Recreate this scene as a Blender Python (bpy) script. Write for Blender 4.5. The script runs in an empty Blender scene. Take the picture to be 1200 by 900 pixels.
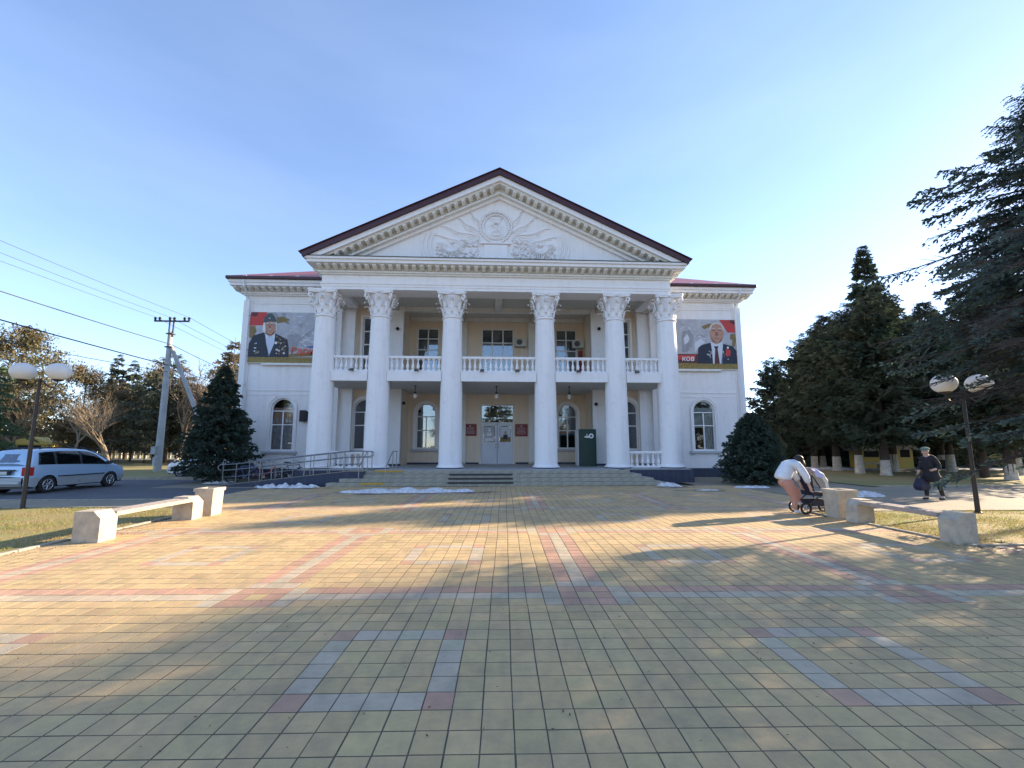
import bpy, math, random
import numpy as np
from mathutils import Vector, Matrix
from mathutils.geometry import tessellate_polygon
random.seed(7)
PI = math.pi
scene = bpy.context.scene
COL = scene.collection

# ------------------------------------------------------------------ camera
cam_d = bpy.data.cameras.new('camera')
cam = bpy.data.objects.new('camera', cam_d)
COL.objects.link(cam)
cam_d.sensor_fit = 'HORIZONTAL'; cam_d.sensor_width = 36.0; cam_d.lens = 15.0
cam_d.shift_y = 0.0105
cam_d.clip_start = 0.05; cam_d.clip_end = 6000
cam.location = (0, 0, 1.7)
cam.rotation_euler = (math.radians(97.0), 0, math.radians(-2.6))
scene.camera = cam

# ------------------------------------------------------------------ sky and sun
SUN_AZ, SUN_EL = 68.0, 18.5          # azimuth clockwise from +Y
world = bpy.data.worlds.new('World'); scene.world = world
world.use_nodes = True
wn = world.node_tree.nodes; wl = world.node_tree.links
bg = wn['Background']
sky = wn.new('ShaderNodeTexSky'); sky.sky_type = 'NISHITA'; sky.sun_disc = False
sky.sun_elevation = math.radians(SUN_EL); sky.sun_rotation = math.radians(SUN_AZ)
sky.altitude = 100; sky.air_density = 0.8; sky.dust_density = 0.12; sky.ozone_density = 3.0
# thin high cirrus, faint and wide
tc = wn.new('ShaderNodeTexCoord')
mp = wn.new('ShaderNodeMapping'); mp.inputs['Scale'].default_value = (1.2, 2.2, 6.0); mp.inputs['Rotation'].default_value = (0.2, 0.25, 0.5)
nz = wn.new('ShaderNodeTexNoise'); nz.inputs['Scale'].default_value = 1.1; nz.inputs['Detail'].default_value = 7; nz.inputs['Roughness'].default_value = 0.55
rp = wn.new('ShaderNodeValToRGB'); rp.color_ramp.elements[0].position = 0.42; rp.color_ramp.elements[1].position = 0.85
rp.color_ramp.elements[0].color = (0, 0, 0, 1); rp.color_ramp.elements[1].color = (0.03, 0.03, 0.03, 1)
mx = wn.new('ShaderNodeMixRGB'); mx.blend_type = 'MIX'
mx.inputs['Color2'].default_value = (6.2, 6.8, 7.6, 1)
wl.new(tc.outputs['Generated'], mp.inputs['Vector']); wl.new(mp.outputs[0], nz.inputs['Vector'])
wl.new(nz.outputs['Fac'], rp.inputs['Fac']); wl.new(rp.outputs['Color'], mx.inputs['Fac'])
tint = wn.new('ShaderNodeMixRGB'); tint.blend_type = 'MULTIPLY'; tint.inputs['Fac'].default_value = 1; tint.inputs['Color2'].default_value = (1.01, 0.955, 0.99, 1)
gam = wn.new('ShaderNodeGamma'); gam.inputs['Gamma'].default_value = 0.83
wl.new(sky.outputs['Color'], gam.inputs['Color']); wl.new(gam.outputs[0], tint.inputs['Color1']); wl.new(tint.outputs[0], mx.inputs['Color1']); wl.new(mx.outputs['Color'], bg.inputs['Color'])
bg.inputs['Strength'].default_value = 0.15

sun_d = bpy.data.lights.new('sun', 'SUN'); sun_d.energy = 4.5; sun_d.angle = math.radians(0.6)
sun_d.color = (1.0, 0.80, 0.56)
sun = bpy.data.objects.new('sun', sun_d); COL.objects.link(sun)
sdir = Vector((math.sin(math.radians(SUN_AZ)) * math.cos(math.radians(SUN_EL)),
               math.cos(math.radians(SUN_AZ)) * math.cos(math.radians(SUN_EL)), math.sin(math.radians(SUN_EL))))
sun.rotation_euler = sdir.to_track_quat('Z', 'Y').to_euler()
sun.location = (30, 20, 30)
vs = scene.view_settings
vs.view_transform = 'Standard'; vs.look = 'None'; vs.gamma = 1.0; vs.exposure = 1.76; vs.use_curve_mapping = False
scene.cycles.max_bounces = 8
scene.cycles.transparent_max_bounces = 12

# ------------------------------------------------------------------ materials
MATS = {}
def mat(name, col, rough=0.8, metal=0.0, spec=0.5, noise=None, bump=None, col2=None, coat=0.0, objrand=0.0, attr=False, transl=0.0, pos=False, stain=None):
    """noise=(scale, amount) mixes col towards col2; bump=(scale, strength)"""
    m = bpy.data.materials.new(name); m.use_nodes = True
    n = m.node_tree.nodes; l = m.node_tree.links
    b = n['Principled BSDF']
    b.inputs['Base Color'].default_value = (*col, 1); b.inputs['Roughness'].default_value = rough
    b.inputs['Metallic'].default_value = metal; b.inputs['Specular IOR Level'].default_value = spec
    b.inputs['Coat Weight'].default_value = coat
    src = None
    t = n.new('ShaderNodeTexCoord')
    if pos:
        gp = n.new('ShaderNodeNewGeometry')
        class _T: outputs = {'Object': gp.outputs['Position']}
        t = _T
    if attr:
        a = n.new('ShaderNodeAttribute'); a.attribute_name = 'col'; src = a.outputs['Color']
    if noise:
        nt = n.new('ShaderNodeTexNoise'); nt.inputs['Scale'].default_value = noise[0]; nt.inputs['Detail'].default_value = 6; nt.inputs['Roughness'].default_value = 0.6
        l.new(t.outputs['Object'], nt.inputs['Vector'])
        r = n.new('ShaderNodeValToRGB'); r.color_ramp.elements[0].position = 0.35; r.color_ramp.elements[1].position = 0.68
        l.new(nt.outputs['Fac'], r.inputs['Fac'])
        mul = n.new('ShaderNodeMath'); mul.operation = 'MULTIPLY'; mul.inputs[1].default_value = noise[1]
        l.new(r.outputs['Color'], mul.inputs[0])
        mixn = n.new('ShaderNodeMixRGB'); mixn.inputs['Color1'].default_value = (*col, 1)
        if src: l.new(src, mixn.inputs['Color1'])
        mixn.inputs['Color2'].default_value = (*(col2 or tuple(c * 0.55 for c in col)), 1)
        l.new(mul.outputs[0], mixn.inputs['Fac']); src = mixn.outputs['Color']
    if stain:
        st = n.new('ShaderNodeTexNoise'); st.inputs['Scale'].default_value = stain[0]; st.inputs['Detail'].default_value = 10; st.inputs['Roughness'].default_value = 0.72
        l.new(t.outputs['Object'], st.inputs['Vector'])
        sr = n.new('ShaderNodeValToRGB'); sr.color_ramp.elements[0].position = 0.47; sr.color_ramp.elements[1].position = 0.75
        l.new(st.outputs['Fac'], sr.inputs['Fac']); sm = n.new('ShaderNodeMath'); sm.operation = 'MULTIPLY'; sm.inputs[1].default_value = stain[1]
        l.new(sr.outputs['Color'], sm.inputs[0]); sx = n.new('ShaderNodeMixRGB'); l.new(sm.outputs[0], sx.inputs['Fac']); l.new(src, sx.inputs['Color1']); sx.inputs['Color2'].default_value = (0.17, 0.145, 0.11, 1)
        src = sx.outputs['Color']
    if objrand:
        oi = n.new('ShaderNodeObjectInfo'); hsv = n.new('ShaderNodeHueSaturation')
        mr = n.new('ShaderNodeMapRange'); mr.inputs['To Min'].default_value = 1 - objrand; mr.inputs['To Max'].default_value = 1 + objrand
        l.new(oi.outputs['Random'], mr.inputs['Value']); l.new(mr.outputs[0], hsv.inputs['Value'])
        if src: l.new(src, hsv.inputs['Color'])
        else: hsv.inputs['Color'].default_value = (*col, 1)
        src = hsv.outputs['Color']
    if src: l.new(src, b.inputs['Base Color'])
    if bump:
        nb = n.new('ShaderNodeTexNoise'); nb.inputs['Scale'].default_value = bump[0]; nb.inputs['Detail'].default_value = 8
        l.new(t.outputs['Object'], nb.inputs['Vector'])
        bp = n.new('ShaderNodeBump'); bp.inputs['Strength'].default_value = bump[1]; bp.inputs['Distance'].default_value = 0.02
        l.new(nb.outputs['Fac'], bp.inputs['Height']); l.new(bp.outputs[0], b.inputs['Normal'])
    if transl:
        tr = n.new('ShaderNodeBsdfTranslucent'); ms = n.new('ShaderNodeMixShader'); ms.inputs[0].default_value = transl
        if src: l.new(src, tr.inputs['Color'])
        else: tr.inputs['Color'].default_value = (*col, 1)
        l.new(b.outputs[0], ms.inputs[1]); l.new(tr.outputs[0], ms.inputs[2]); l.new(ms.outputs[0], n['Material Output'].inputs['Surface'])
    MATS[name] = m
    return m

def glass(name, tint=(0.75, 0.8, 0.8), refl=0.28):
    m = bpy.data.materials.new(name); m.use_nodes = True
    n = m.node_tree.nodes; l = m.node_tree.links; n.remove(n['Principled BSDF'])
    tr = n.new('ShaderNodeBsdfTransparent'); tr.inputs[0].default_value = (*tint, 1)
    gl = n.new('ShaderNodeBsdfGlossy'); gl.inputs['Roughness'].default_value = 0.02; gl.inputs['Color'].default_value = (0.9, 0.95, 1, 1)
    fr = n.new('ShaderNodeFresnel'); fr.inputs['IOR'].default_value = 1.5
    ad = n.new('ShaderNodeMath'); ad.operation = 'ADD'; ad.inputs[1].default_value = refl; ad.use_clamp = True
    nt = n.new('ShaderNodeTexNoise'); nt.inputs['Scale'].default_value = 1.3
    t = n.new('ShaderNodeTexCoord'); bp = n.new('ShaderNodeBump'); bp.inputs['Strength'].default_value = 0.05; bp.inputs['Distance'].default_value = 0.03
    l.new(t.outputs['Object'], nt.inputs['Vector']); l.new(nt.outputs['Fac'], bp.inputs['Height']); l.new(bp.outputs[0], gl.inputs['Normal'])
    ms = n.new('ShaderNodeMixShader')
    l.new(fr.outputs[0], ad.inputs[0]); l.new(ad.outputs[0], ms.inputs[0]); l.new(tr.outputs[0], ms.inputs[1]); l.new(gl.outputs[0], ms.inputs[2])
    l.new(ms.outputs[0], n['Material Output'].inputs['Surface'])
    MATS[name] = m
    return m

def stucco(name, col, dirt, joint=0.0, streak=0.25):
    """painted render: faint vertical rain streaks, blotches, optional fine course joints every `joint` m"""
    m = bpy.data.materials.new(name); m.use_nodes = True
    n = m.node_tree.nodes; l = m.node_tree.links; b = n['Principled BSDF']; b.inputs['Roughness'].default_value = 0.75
    b.inputs['Specular IOR Level'].default_value = 0.25
    t = n.new('ShaderNodeTexCoord')
    mp = n.new('ShaderNodeMapping'); mp.inputs['Scale'].default_value = (3.0, 3.0, 0.22)
    l.new(t.outputs['Object'], mp.inputs['Vector'])
    n1 = n.new('ShaderNodeTexNoise'); n1.inputs['Scale'].default_value = 1.6; n1.inputs['Detail'].default_value = 8; n1.inputs['Roughness'].default_value = 0.65
    l.new(mp.outputs[0], n1.inputs['Vector'])
    r1 = n.new('ShaderNodeValToRGB'); r1.color_ramp.elements[0].position = 0.48; r1.color_ramp.elements[1].position = 0.82
    l.new(n1.outputs['Fac'], r1.inputs['Fac'])
    n2 = n.new('ShaderNodeTexNoise'); n2.inputs['Scale'].default_value = 2.4; n2.inputs['Detail'].default_value = 9; n2.inputs['Roughness'].default_value = 0.7
    l.new(t.outputs['Object'], n2.inputs['Vector'])
    r2 = n.new('ShaderNodeValToRGB'); r2.color_ramp.elements[0].position = 0.55; r2.color_ramp.elements[1].position = 0.8
    l.new(n2.outputs['Fac'], r2.inputs['Fac'])
    a = n.new('ShaderNodeMath'); a.operation = 'MULTIPLY_ADD'; a.inputs[1].default_value = streak
    h = n.new('ShaderNodeMath'); h.operation = 'MULTIPLY'; h.inputs[1].default_value = 0.35
    l.new(r2.outputs['Color'], h.inputs[0]); l.new(r1.outputs['Color'], a.inputs[0]); l.new(h.outputs[0], a.inputs[2])
    mx = n.new('ShaderNodeMixRGB'); mx.inputs['Color1'].default_value = (*col, 1); mx.inputs['Color2'].default_value = (*dirt, 1)
    l.new(a.outputs[0], mx.inputs['Fac']); l.new(mx.outputs[0], b.inputs['Base Color'])
    n3 = n.new('ShaderNodeTexNoise'); n3.inputs['Scale'].default_value = 14; n3.inputs['Detail'].default_value = 6
    l.new(t.outputs['Object'], n3.inputs['Vector'])
    hsrc = n3.outputs['Fac']
    if joint:
        sp = n.new('ShaderNodeSeparateXYZ'); l.new(t.outputs['Object'], sp.inputs[0])
        md = n.new('ShaderNodeMath'); md.operation = 'PINGPONG'; md.inputs[1].default_value = joint / 2
        l.new(sp.outputs['Z'], md.inputs[0])
        st = n.new('ShaderNodeMapRange'); st.inputs['From Min'].default_value = 0.0; st.inputs['From Max'].default_value = 0.014
        st.inputs['To Min'].default_value = -1.2; st.inputs['To Max'].default_value = 0
        l.new(md.outputs[0], st.inputs['Value'])
        ad = n.new('ShaderNodeMath'); l.new(st.outputs[0], ad.inputs[0]); l.new(n3.outputs['Fac'], ad.inputs[1]); hsrc = ad.outputs[0]
    bp = n.new('ShaderNodeBump'); bp.inputs['Strength'].default_value = 0.35; bp.inputs['Distance'].default_value = 0.012
    l.new(hsrc, bp.inputs['Height']); l.new(bp.outputs[0], b.inputs['Normal'])
    MATS[name] = m
    return m

stucco('white_render', (0.88, 0.855, 0.845), (0.50, 0.47, 0.42), joint=0.62, streak=0.26)
stucco('white_plaster', (0.88, 0.855, 0.845), (0.50, 0.48, 0.44), streak=0.22)
stucco('column_paint', (0.88, 0.855, 0.845), (0.42, 0.41, 0.40), streak=0.26)
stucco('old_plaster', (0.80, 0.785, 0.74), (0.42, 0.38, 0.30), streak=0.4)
stucco('cream_render', (0.80, 0.66, 0.51), (0.45, 0.37, 0.28), streak=0.3)
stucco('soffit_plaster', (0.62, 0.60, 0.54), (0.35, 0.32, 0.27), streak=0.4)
stucco('blue_plinth', (0.052, 0.062, 0.095), (0.14, 0.14, 0.15), streak=0.5)
mat('roof_metal', (0.055, 0.014, 0.020), rough=0.4, spec=0.5, noise=(3, 0.4), col2=(0.09, 0.03, 0.03))
mat('roof_sheet', (0.42, 0.10, 0.08), rough=0.42, noise=(3, 0.4), col2=(0.30, 0.08, 0.07))
mat('flashing', (0.05, 0.07, 0.07), rough=0.6)
mat('frame_white', (0.80, 0.80, 0.80), rough=0.4)
mat('sill_grey', (0.50, 0.52, 0.56), rough=0.6)
mat('curtain', (0.70, 0.64, 0.66), rough=0.95, noise=(5, 0.6), col2=(0.25, 0.22, 0.26))
mat('curtain_light', (0.8, 0.78, 0.76), rough=0.95, noise=(5, 0.6), col2=(0.4, 0.38, 0.38))
mat('curtain_warm', (0.75, 0.46, 0.34), rough=0.95, noise=(4, 0.6), col2=(0.5, 0.32, 0.28))
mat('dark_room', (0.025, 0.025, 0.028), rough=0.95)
mat('step_stone', (0.40, 0.38, 0.31), rough=0.85, noise=(5, 0.7), col2=(0.25, 0.235, 0.19), bump=(30, 0.4))
mat('step_joint', (0.05, 0.048, 0.042), rough=0.95)
mat('porch_floor', (0.42, 0.42, 0.42), rough=0.6, noise=(3, 0.6), col2=(0.28, 0.28, 0.27))
mat('rubber', (0.06, 0.06, 0.058), rough=0.9, bump=(60, 0.5))
mat('yellow_strip', (0.62, 0.38, 0.03), rough=0.7, noise=(8, 0.6), col2=(0.3, 0.22, 0.08))
mat('steel_rail', (0.30, 0.30, 0.31), rough=0.35, metal=0.9)
mat('ac_white', (0.55, 0.54, 0.50), rough=0.5)
mat('black', (0.012, 0.012, 0.013), rough=0.6)
mat('kiosk_green', (0.006, 0.045, 0.036), rough=0.35)
mat('plaque_red', (0.20, 0.018, 0.022), rough=0.3)
mat('plaque_ink', (0.55, 0.42, 0.40), rough=0.5)
mat('door_white', (0.66, 0.69, 0.74), rough=0.35, noise=(2, 0.4), col2=(0.52, 0.54, 0.58))
mat('concrete', (0.54, 0.47, 0.36), rough=0.88, noise=(5, 0.9), col2=(0.34, 0.30, 0.25), bump=(40, 0.6), pos=True)
mat('concrete_pole', (0.44, 0.45, 0.45), rough=0.85, noise=(2, 0.8), col2=(0.30, 0.31, 0.31))
mat('bench_wood', (0.42, 0.36, 0.31), rough=0.8, noise=(12, 0.8), col2=(0.24, 0.20, 0.18), bump=(50, 0.5))
mat('asphalt', (0.085, 0.087, 0.095), rough=0.8, noise=(1.2, 0.7), col2=(0.13, 0.13, 0.14), bump=(60, 0.5))
mat('path_slab', (0.30, 0.25, 0.17), rough=0.88, noise=(0.7, 0.9), col2=(0.20, 0.185, 0.15), bump=(30, 0.4))
mat('pale_path', (0.45, 0.44, 0.42), rough=0.9, noise=(1, 0.5))
mat('kerb_stone', (0.40, 0.36, 0.28), rough=0.9, noise=(5, 0.8), bump=(30, 0.4))
mat('earth', (0.11, 0.085, 0.05), rough=0.95, noise=(0.6, 1.0), col2=(0.06, 0.07, 0.025), bump=(20, 0.6))
mat('lawn', (0.23, 0.22, 0.065), rough=0.95, noise=(1.4, 1.0), col2=(0.30, 0.20, 0.09), bump=(25, 0.35))
mat('lawn_far', (0.20, 0.20, 0.06), rough=0.95, noise=(0.25, 1.0), col2=(0.30, 0.22, 0.10), bump=(10, 0.3))
mat('grass_blade', (0.22, 0.26, 0.055), rough=0.8, noise=(1.3, 1.0), col2=(0.38, 0.28, 0.12), transl=0.4)
mat('cabinet_red', (0.22, 0.02, 0.02), rough=0.5)
mat('leaf_litter', (0.10, 0.06, 0.03), rough=0.9)
mat('joint_sand', (0.085, 0.075, 0.055), rough=0.95, noise=(3, 0.9), col2=(0.12, 0.105, 0.07))
mat('tile', (0.5, 0.4, 0.2), rough=0.78, attr=True, noise=(9, 0.28), col2=(0.20, 0.17, 0.12), bump=(70, 0.35), objrand=0.05, pos=True, stain=(1.1, 0.5))
mat('snow', (0.80, 0.81, 0.84), rough=0.7, noise=(7, 0.85), col2=(0.42, 0.40, 0.38), bump=(14, 1.0))
mat('bark', (0.085, 0.065, 0.05), rough=0.95, noise=(8, 0.8), col2=(0.04, 0.03, 0.025))
mat('bark_pale', (0.338, 0.260, 0.182), rough=0.95, noise=(8, 0.8), col2=(0.182, 0.143, 0.104))
mat('bark_tan', (0.27, 0.21, 0.14), rough=0.95, noise=(8, 0.6), col2=(0.20, 0.15, 0.10))
mat('limewash', (0.62, 0.58, 0.50), rough=0.9, noise=(5, 0.9), col2=(0.40, 0.34, 0.28))
mat('needles_blue', (0.13, 0.20, 0.195), rough=0.7, noise=(1.1, 1.0), col2=(0.07, 0.11, 0.085), transl=0.2)
mat('needles_bluedark', (0.052, 0.088, 0.070), rough=0.7, noise=(2.0, 1.0), col2=(0.035, 0.060, 0.035), transl=0.15)
mat('needles_dark', (0.060, 0.095, 0.060), rough=0.75, noise=(0.5, 1.0), col2=(0.085, 0.090, 0.048), transl=0.2)
mat('needles_grey', (0.149, 0.166, 0.114), rough=0.75, noise=(0.5, 1.0), col2=(0.088, 0.105, 0.061), transl=0.2)
mat('needles_olive', (0.17, 0.17, 0.085), rough=0.75, noise=(0.35, 1.0), col2=(0.22, 0.175, 0.095), transl=0.25)
mat('needles_rust', (0.235, 0.165, 0.09), rough=0.8, noise=(0.4, 1.0), col2=(0.15, 0.14, 0.075), transl=0.25)
mat('needles_green', (0.131, 0.193, 0.079), rough=0.75, noise=(0.8, 1.0), col2=(0.088, 0.131, 0.088), transl=0.25)
mat('lamp_black', (0.028, 0.022, 0.020), rough=0.5, noise=(20, 0.6), col2=(0.06, 0.035, 0.02))
mat('globe', (0.86, 0.84, 0.80), rough=0.5, transl=0.2)
mat('car_blue', (0.40, 0.56, 0.74), rough=0.3, metal=0.25, coat=0.6)
mat('car_white', (0.65, 0.67, 0.70), rough=0.3, coat=0.5)
mat('car_trim', (0.03, 0.035, 0.045), rough=0.5)
mat('car_lower', (0.42, 0.45, 0.46), rough=0.45, metal=0.3)
mat('tyre', (0.018, 0.018, 0.018), rough=0.85)
mat('hubcap', (0.42, 0.43, 0.45), rough=0.35, metal=0.7)
mat('lamp_red', (0.45, 0.02, 0.02), rough=0.25)
mat('lens_clear', (0.6, 0.62, 0.65), rough=0.1)
mat('plate', (0.6, 0.6, 0.58), rough=0.5)
glass('window_glass', (0.72, 0.76, 0.76), 0.14)
glass('clear_glass', (0.85, 0.88, 0.88), 0.02)
glass('car_glass', (0.40, 0.45, 0.47), 0.12)
mat('skin', (0.62, 0.40, 0.31), rough=0.55)
mat('leg_tan', (0.52, 0.25, 0.185), rough=0.6)
mat('hair_dark', (0.02, 0.015, 0.012), rough=0.6)
mat('jacket_white', (0.74, 0.79, 0.84), rough=0.85, noise=(8, 0.5), col2=(0.50, 0.55, 0.62), bump=(11, 1.0))
mat('coat_black', (0.014, 0.016, 0.022), rough=0.85, noise=(9, 0.7), col2=(0.03, 0.032, 0.04), bump=(10, 1.0))
mat('stocking', (0.035, 0.033, 0.022), rough=0.9)
mat('cap_green', (0.16, 0.24, 0.21), rough=0.9)
mat('shoe_white', (0.72, 0.72, 0.76), rough=0.5)
mat('bag_purple', (0.016, 0.016, 0.045), rough=0.7, noise=(6, 0.5), col2=(0.05, 0.05, 0.10))
mat('hood_lavender', (0.50, 0.50, 0.72), rough=0.8)
mat('hood_white', (0.66, 0.66, 0.62), rough=0.8)
mat('pram_navy', (0.012, 0.018, 0.045), rough=0.7)
mat('pram_frame', (0.05, 0.05, 0.055), rough=0.4, metal=0.5)
mat('insulator', (0.03, 0.03, 0.035), rough=0.3)
mat('wire', (0.02, 0.02, 0.025), rough=0.6)
mat('fence_dark', (0.03, 0.03, 0.035), rough=0.6)
mat('picket_white', (0.70, 0.68, 0.62), rough=0.8)
mat('roof_brown', (0.20, 0.11, 0.08), rough=0.8)
mat('awning_yellow', (0.75, 0.55, 0.16), rough=0.8)
mat('shed_wall', (0.30, 0.18, 0.10), rough=0.9)
mat('sign_orange', (0.75, 0.20, 0.05), rough=0.6)
mat('p_red', (0.55, 0.035, 0.03), rough=0.5, noise=(3, 0.5), col2=(0.42, 0.05, 0.04))
mat('p_grey', (0.50, 0.50, 0.53), rough=0.5, noise=(2.5, 1.0), col2=(0.36, 0.37, 0.42))
mat('p_midgrey', (0.24, 0.25, 0.28), rough=0.5, noise=(4, 0.9), col2=(0.38, 0.38, 0.41))
mat('p_navy', (0.012, 0.017, 0.035), rough=0.5)
mat('p_shirt', (0.55, 0.62, 0.75), rough=0.5)
mat('p_shirt2', (0.62, 0.66, 0.72), rough=0.5)
mat('p_skin', (0.42, 0.21, 0.13), rough=0.5, noise=(9, 0.7), col2=(0.55, 0.34, 0.25))
mat('p_shade', (0.27, 0.10, 0.06), rough=0.5)
mat('p_cap', (0.055, 0.075, 0.085), rough=0.5)
mat('p_gold', (0.33, 0.24, 0.05), rough=0.5, noise=(14, 0.9), col2=(0.15, 0.10, 0.03))
mat('p_olive', (0.16, 0.12, 0.035), rough=0.5, noise=(10, 0.9), col2=(0.30, 0.20, 0.06))
mat('p_hair', (0.58, 0.55, 0.52), rough=0.5)
mat('p_maroon', (0.10, 0.015, 0.02), rough=0.5)
mat('p_white', (0.75, 0.76, 0.78), rough=0.5)
mat('p_blue', (0.10, 0.12, 0.35), rough=0.5)
mat('p_orange', (0.70, 0.10, 0.04), rough=0.5)

def damp():
    m = mat('damp', (0.05, 0.045, 0.035), rough=0.35); n = m.node_tree.nodes; l = m.node_tree.links
    b = n['Principled BSDF']; gp = n.new('ShaderNodeNewGeometry'); nt = n.new('ShaderNodeTexNoise'); nt.inputs['Scale'].default_value = 1.6; nt.inputs['Detail'].default_value = 8
    mr = n.new('ShaderNodeMapRange'); mr.inputs['From Min'].default_value = .40; mr.inputs['From Max'].default_value = .62; mr.inputs['To Min'].default_value = .10; mr.inputs['To Max'].default_value = .60
    l.new(gp.outputs['Position'], nt.inputs['Vector']); l.new(nt.outputs['Fac'], mr.inputs['Value']); l.new(mr.outputs[0], b.inputs['Alpha'])
damp()
# ------------------------------------------------------------------ mesh helpers
class MB:
    def __init__(s): s.v = []; s.f = []; s.m = []
    def add(s, vs_, fs, m=0):
        o = len(s.v); s.v.extend([tuple(p) for p in vs_])
        for f in fs: s.f.append(tuple(i + o for i in f)); s.m.append(m)
    def box(s, x0, y0, z0, x1, y1, z1, m=0, b=0.0):
        if b <= 0:
            s.add([(x0,y0,z0),(x1,y0,z0),(x1,y1,z0),(x0,y1,z0),(x0,y0,z1),(x1,y0,z1),(x1,y1,z1),(x0,y1,z1)],
                  [(0,3,2,1),(4,5,6,7),(0,1,5,4),(1,2,6,5),(2,3,7,6),(3,0,4,7)], m); return
        vs_ = []
        idx = {}
        for sx, X in ((0, x0), (1, x1)):
            for sy, Y in ((0, y0), (1, y1)):
                for sz, Z in ((0, z0), (1, z1)):
                    dx = b if sx == 0 else -b; dy = b if sy == 0 else -b; dz = b if sz == 0 else -b
                    for a in range(3):
                        p = [X + dx, Y + dy, Z + dz]; p[a] = (X, Y, Z)[a]
                        idx[(sx, sy, sz, a)] = len(vs_); vs_.append(p)
        I = idx; fs = []
        def fix(face, c):
            # orient outward from the box centre
            P = [Vector(vs_[i]) for i in face]; nrm = (P[1]-P[0]).cross(P[2]-P[0]); ctr = sum(P, Vector())/len(P)
            fs.append(tuple(face) if nrm.dot(ctr - c) > 0 else tuple(reversed(face)))
        c = Vector(((x0+x1)/2, (y0+y1)/2, (z0+z1)/2))
        for q in (0, 1):
            fix([I[(q,0,0,0)], I[(q,1,0,0)], I[(q,1,1,0)], I[(q,0,1,0)]], c)
            fix([I[(0,q,0,1)], I[(1,q,0,1)], I[(1,q,1,1)], I[(0,q,1,1)]], c)
            fix([I[(0,0,q,2)], I[(1,0,q,2)], I[(1,1,q,2)], I[(0,1,q,2)]], c)
        for a in (0, 1):
            for d in (0, 1):
                fix([I[(a,d,0,0)], I[(a,d,1,0)], I[(a,d,1,1)], I[(a,d,0,1)]], c)
                fix([I[(a,0,d,0)], I[(a,1,d,0)], I[(a,1,d,2)], I[(a,0,d,2)]], c)
                fix([I[(0,a,d,1)], I[(1,a,d,1)], I[(1,a,d,2)], I[(0,a,d,2)]], c)
        for k in idx:
            if k[3] == 0: fix([I[(k[0],k[1],k[2],0)], I[(k[0],k[1],k[2],1)], I[(k[0],k[1],k[2],2)]], c)
        s.add(vs_, fs, m)
    def prism(s, poly, a, b, axis='y', m=0):
        """poly: 2-D outline; axis y -> (x,z) extruded in y, axis z -> (x,y), axis x -> (y,z)"""
        def P(u, v, w):
            return (u, w, v) if axis == 'y' else ((u, v, w) if axis == 'z' else (w, u, v))
        n = len(poly)
        area = sum(poly[i][0]*poly[(i+1) % n][1] - poly[(i+1) % n][0]*poly[i][1] for i in range(n))
        pl = list(poly) if area > 0 else list(reversed(poly))
        vs_ = [P(u, v, a) for u, v in pl] + [P(u, v, b) for u, v in pl]
        tris = tessellate_polygon([[Vector((u, v, 0)) for u, v in pl]])
        fs = []
        flip = (axis == 'y') ^ (b < a)
        for t in tris:
            A = (Vector(pl[t[1]]) - Vector(pl[t[0]])); Bv = (Vector(pl[t[2]]) - Vector(pl[t[0]]))
            ccw = A.x*Bv.y - A.y*Bv.x > 0
            t = t if ccw else tuple(reversed(t))
            top = tuple(i + n for i in t); bot = tuple(reversed(t))
            if flip: top = tuple(reversed(top)); bot = tuple(reversed(bot))
            fs += [top, bot]
        for i in range(n):
            q = (i, (i+1) % n, (i+1) % n + n, i + n)
            fs.append(tuple(reversed(q)) if flip else q)
        s.add(vs_, fs, m)
    def lathe(s, prof, c=(0, 0), seg=20, m=0, a0=0.0, cap=True, z0=0.0):
        n = len(prof); vs_ = []
        for r, z in prof:
            for k in range(seg):
                a = 2*PI*k/seg + a0; vs_.append((c[0]+r*math.cos(a), c[1]+r*math.sin(a), z+z0))
        fs = []
        for i in range(n-1):
            for k in range(seg):
                k2 = (k+1) % seg; fs.append((i*seg+k, i*seg+k2, (i+1)*seg+k2, (i+1)*seg+k))
        if cap:
            fs.append(tuple(reversed(range(seg)))); fs.append(tuple(range((n-1)*seg, n*seg)))
        s.add(vs_, fs, m)
    def tube(s, pts, r, seg=6, m=0, cap=True):
        pts = [Vector(p) for p in pts]; n = len(pts)
        rs = r if isinstance(r, (list, tuple)) else [r]*n
        vs_ = []; up = None
        for i, p in enumerate(pts):
            t = (pts[min(i+1, n-1)] - pts[max(i-1, 0)])
            if t.length < 1e-9: t = Vector((0, 0, 1))
            t.normalize()
            if up is None:
                up = Vector((0, 0, 1)) if abs(t.z) < 0.9 else Vector((1, 0, 0))
            x = t.cross(up)
            if x.length < 1e-6: x = t.cross(Vector((0, 1, 0)))
            x.normalize(); y = x.cross(t); y.normalize(); up = y
            for k in range(seg):
                a = 2*PI*k/seg; q = p + (x*math.cos(a) + y*math.sin(a))*rs[i]; vs_.append(tuple(q))
        fs = []
        for i in range(n-1):
            for k in range(seg):
                k2 = (k+1) % seg; fs.append((i*seg+k, (i+1)*seg+k, (i+1)*seg+k2, i*seg+k2))
        if cap and seg > 2:
            fs.append(tuple(range(seg))); fs.append(tuple(reversed(range((n-1)*seg, n*seg))))
        s.add(vs_, fs, m)
    def ell(s, c, rx, ry, rz, seg=16, rings=10, m=0, z_lo=-1.0):
        prof = []
        for i in range(rings+1):
            a = -PI/2 + PI*i/rings
            prof.append((max(math.cos(a), 0.001), math.sin(a)))
        o = len(s.v); s.lathe(prof, (0, 0), seg, m)
        for i in range(o, len(s.v)):
            x, y, z = s.v[i]; s.v[i] = (c[0]+x*rx, c[1]+y*ry, c[2]+max(z, z_lo)*rz)
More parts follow.
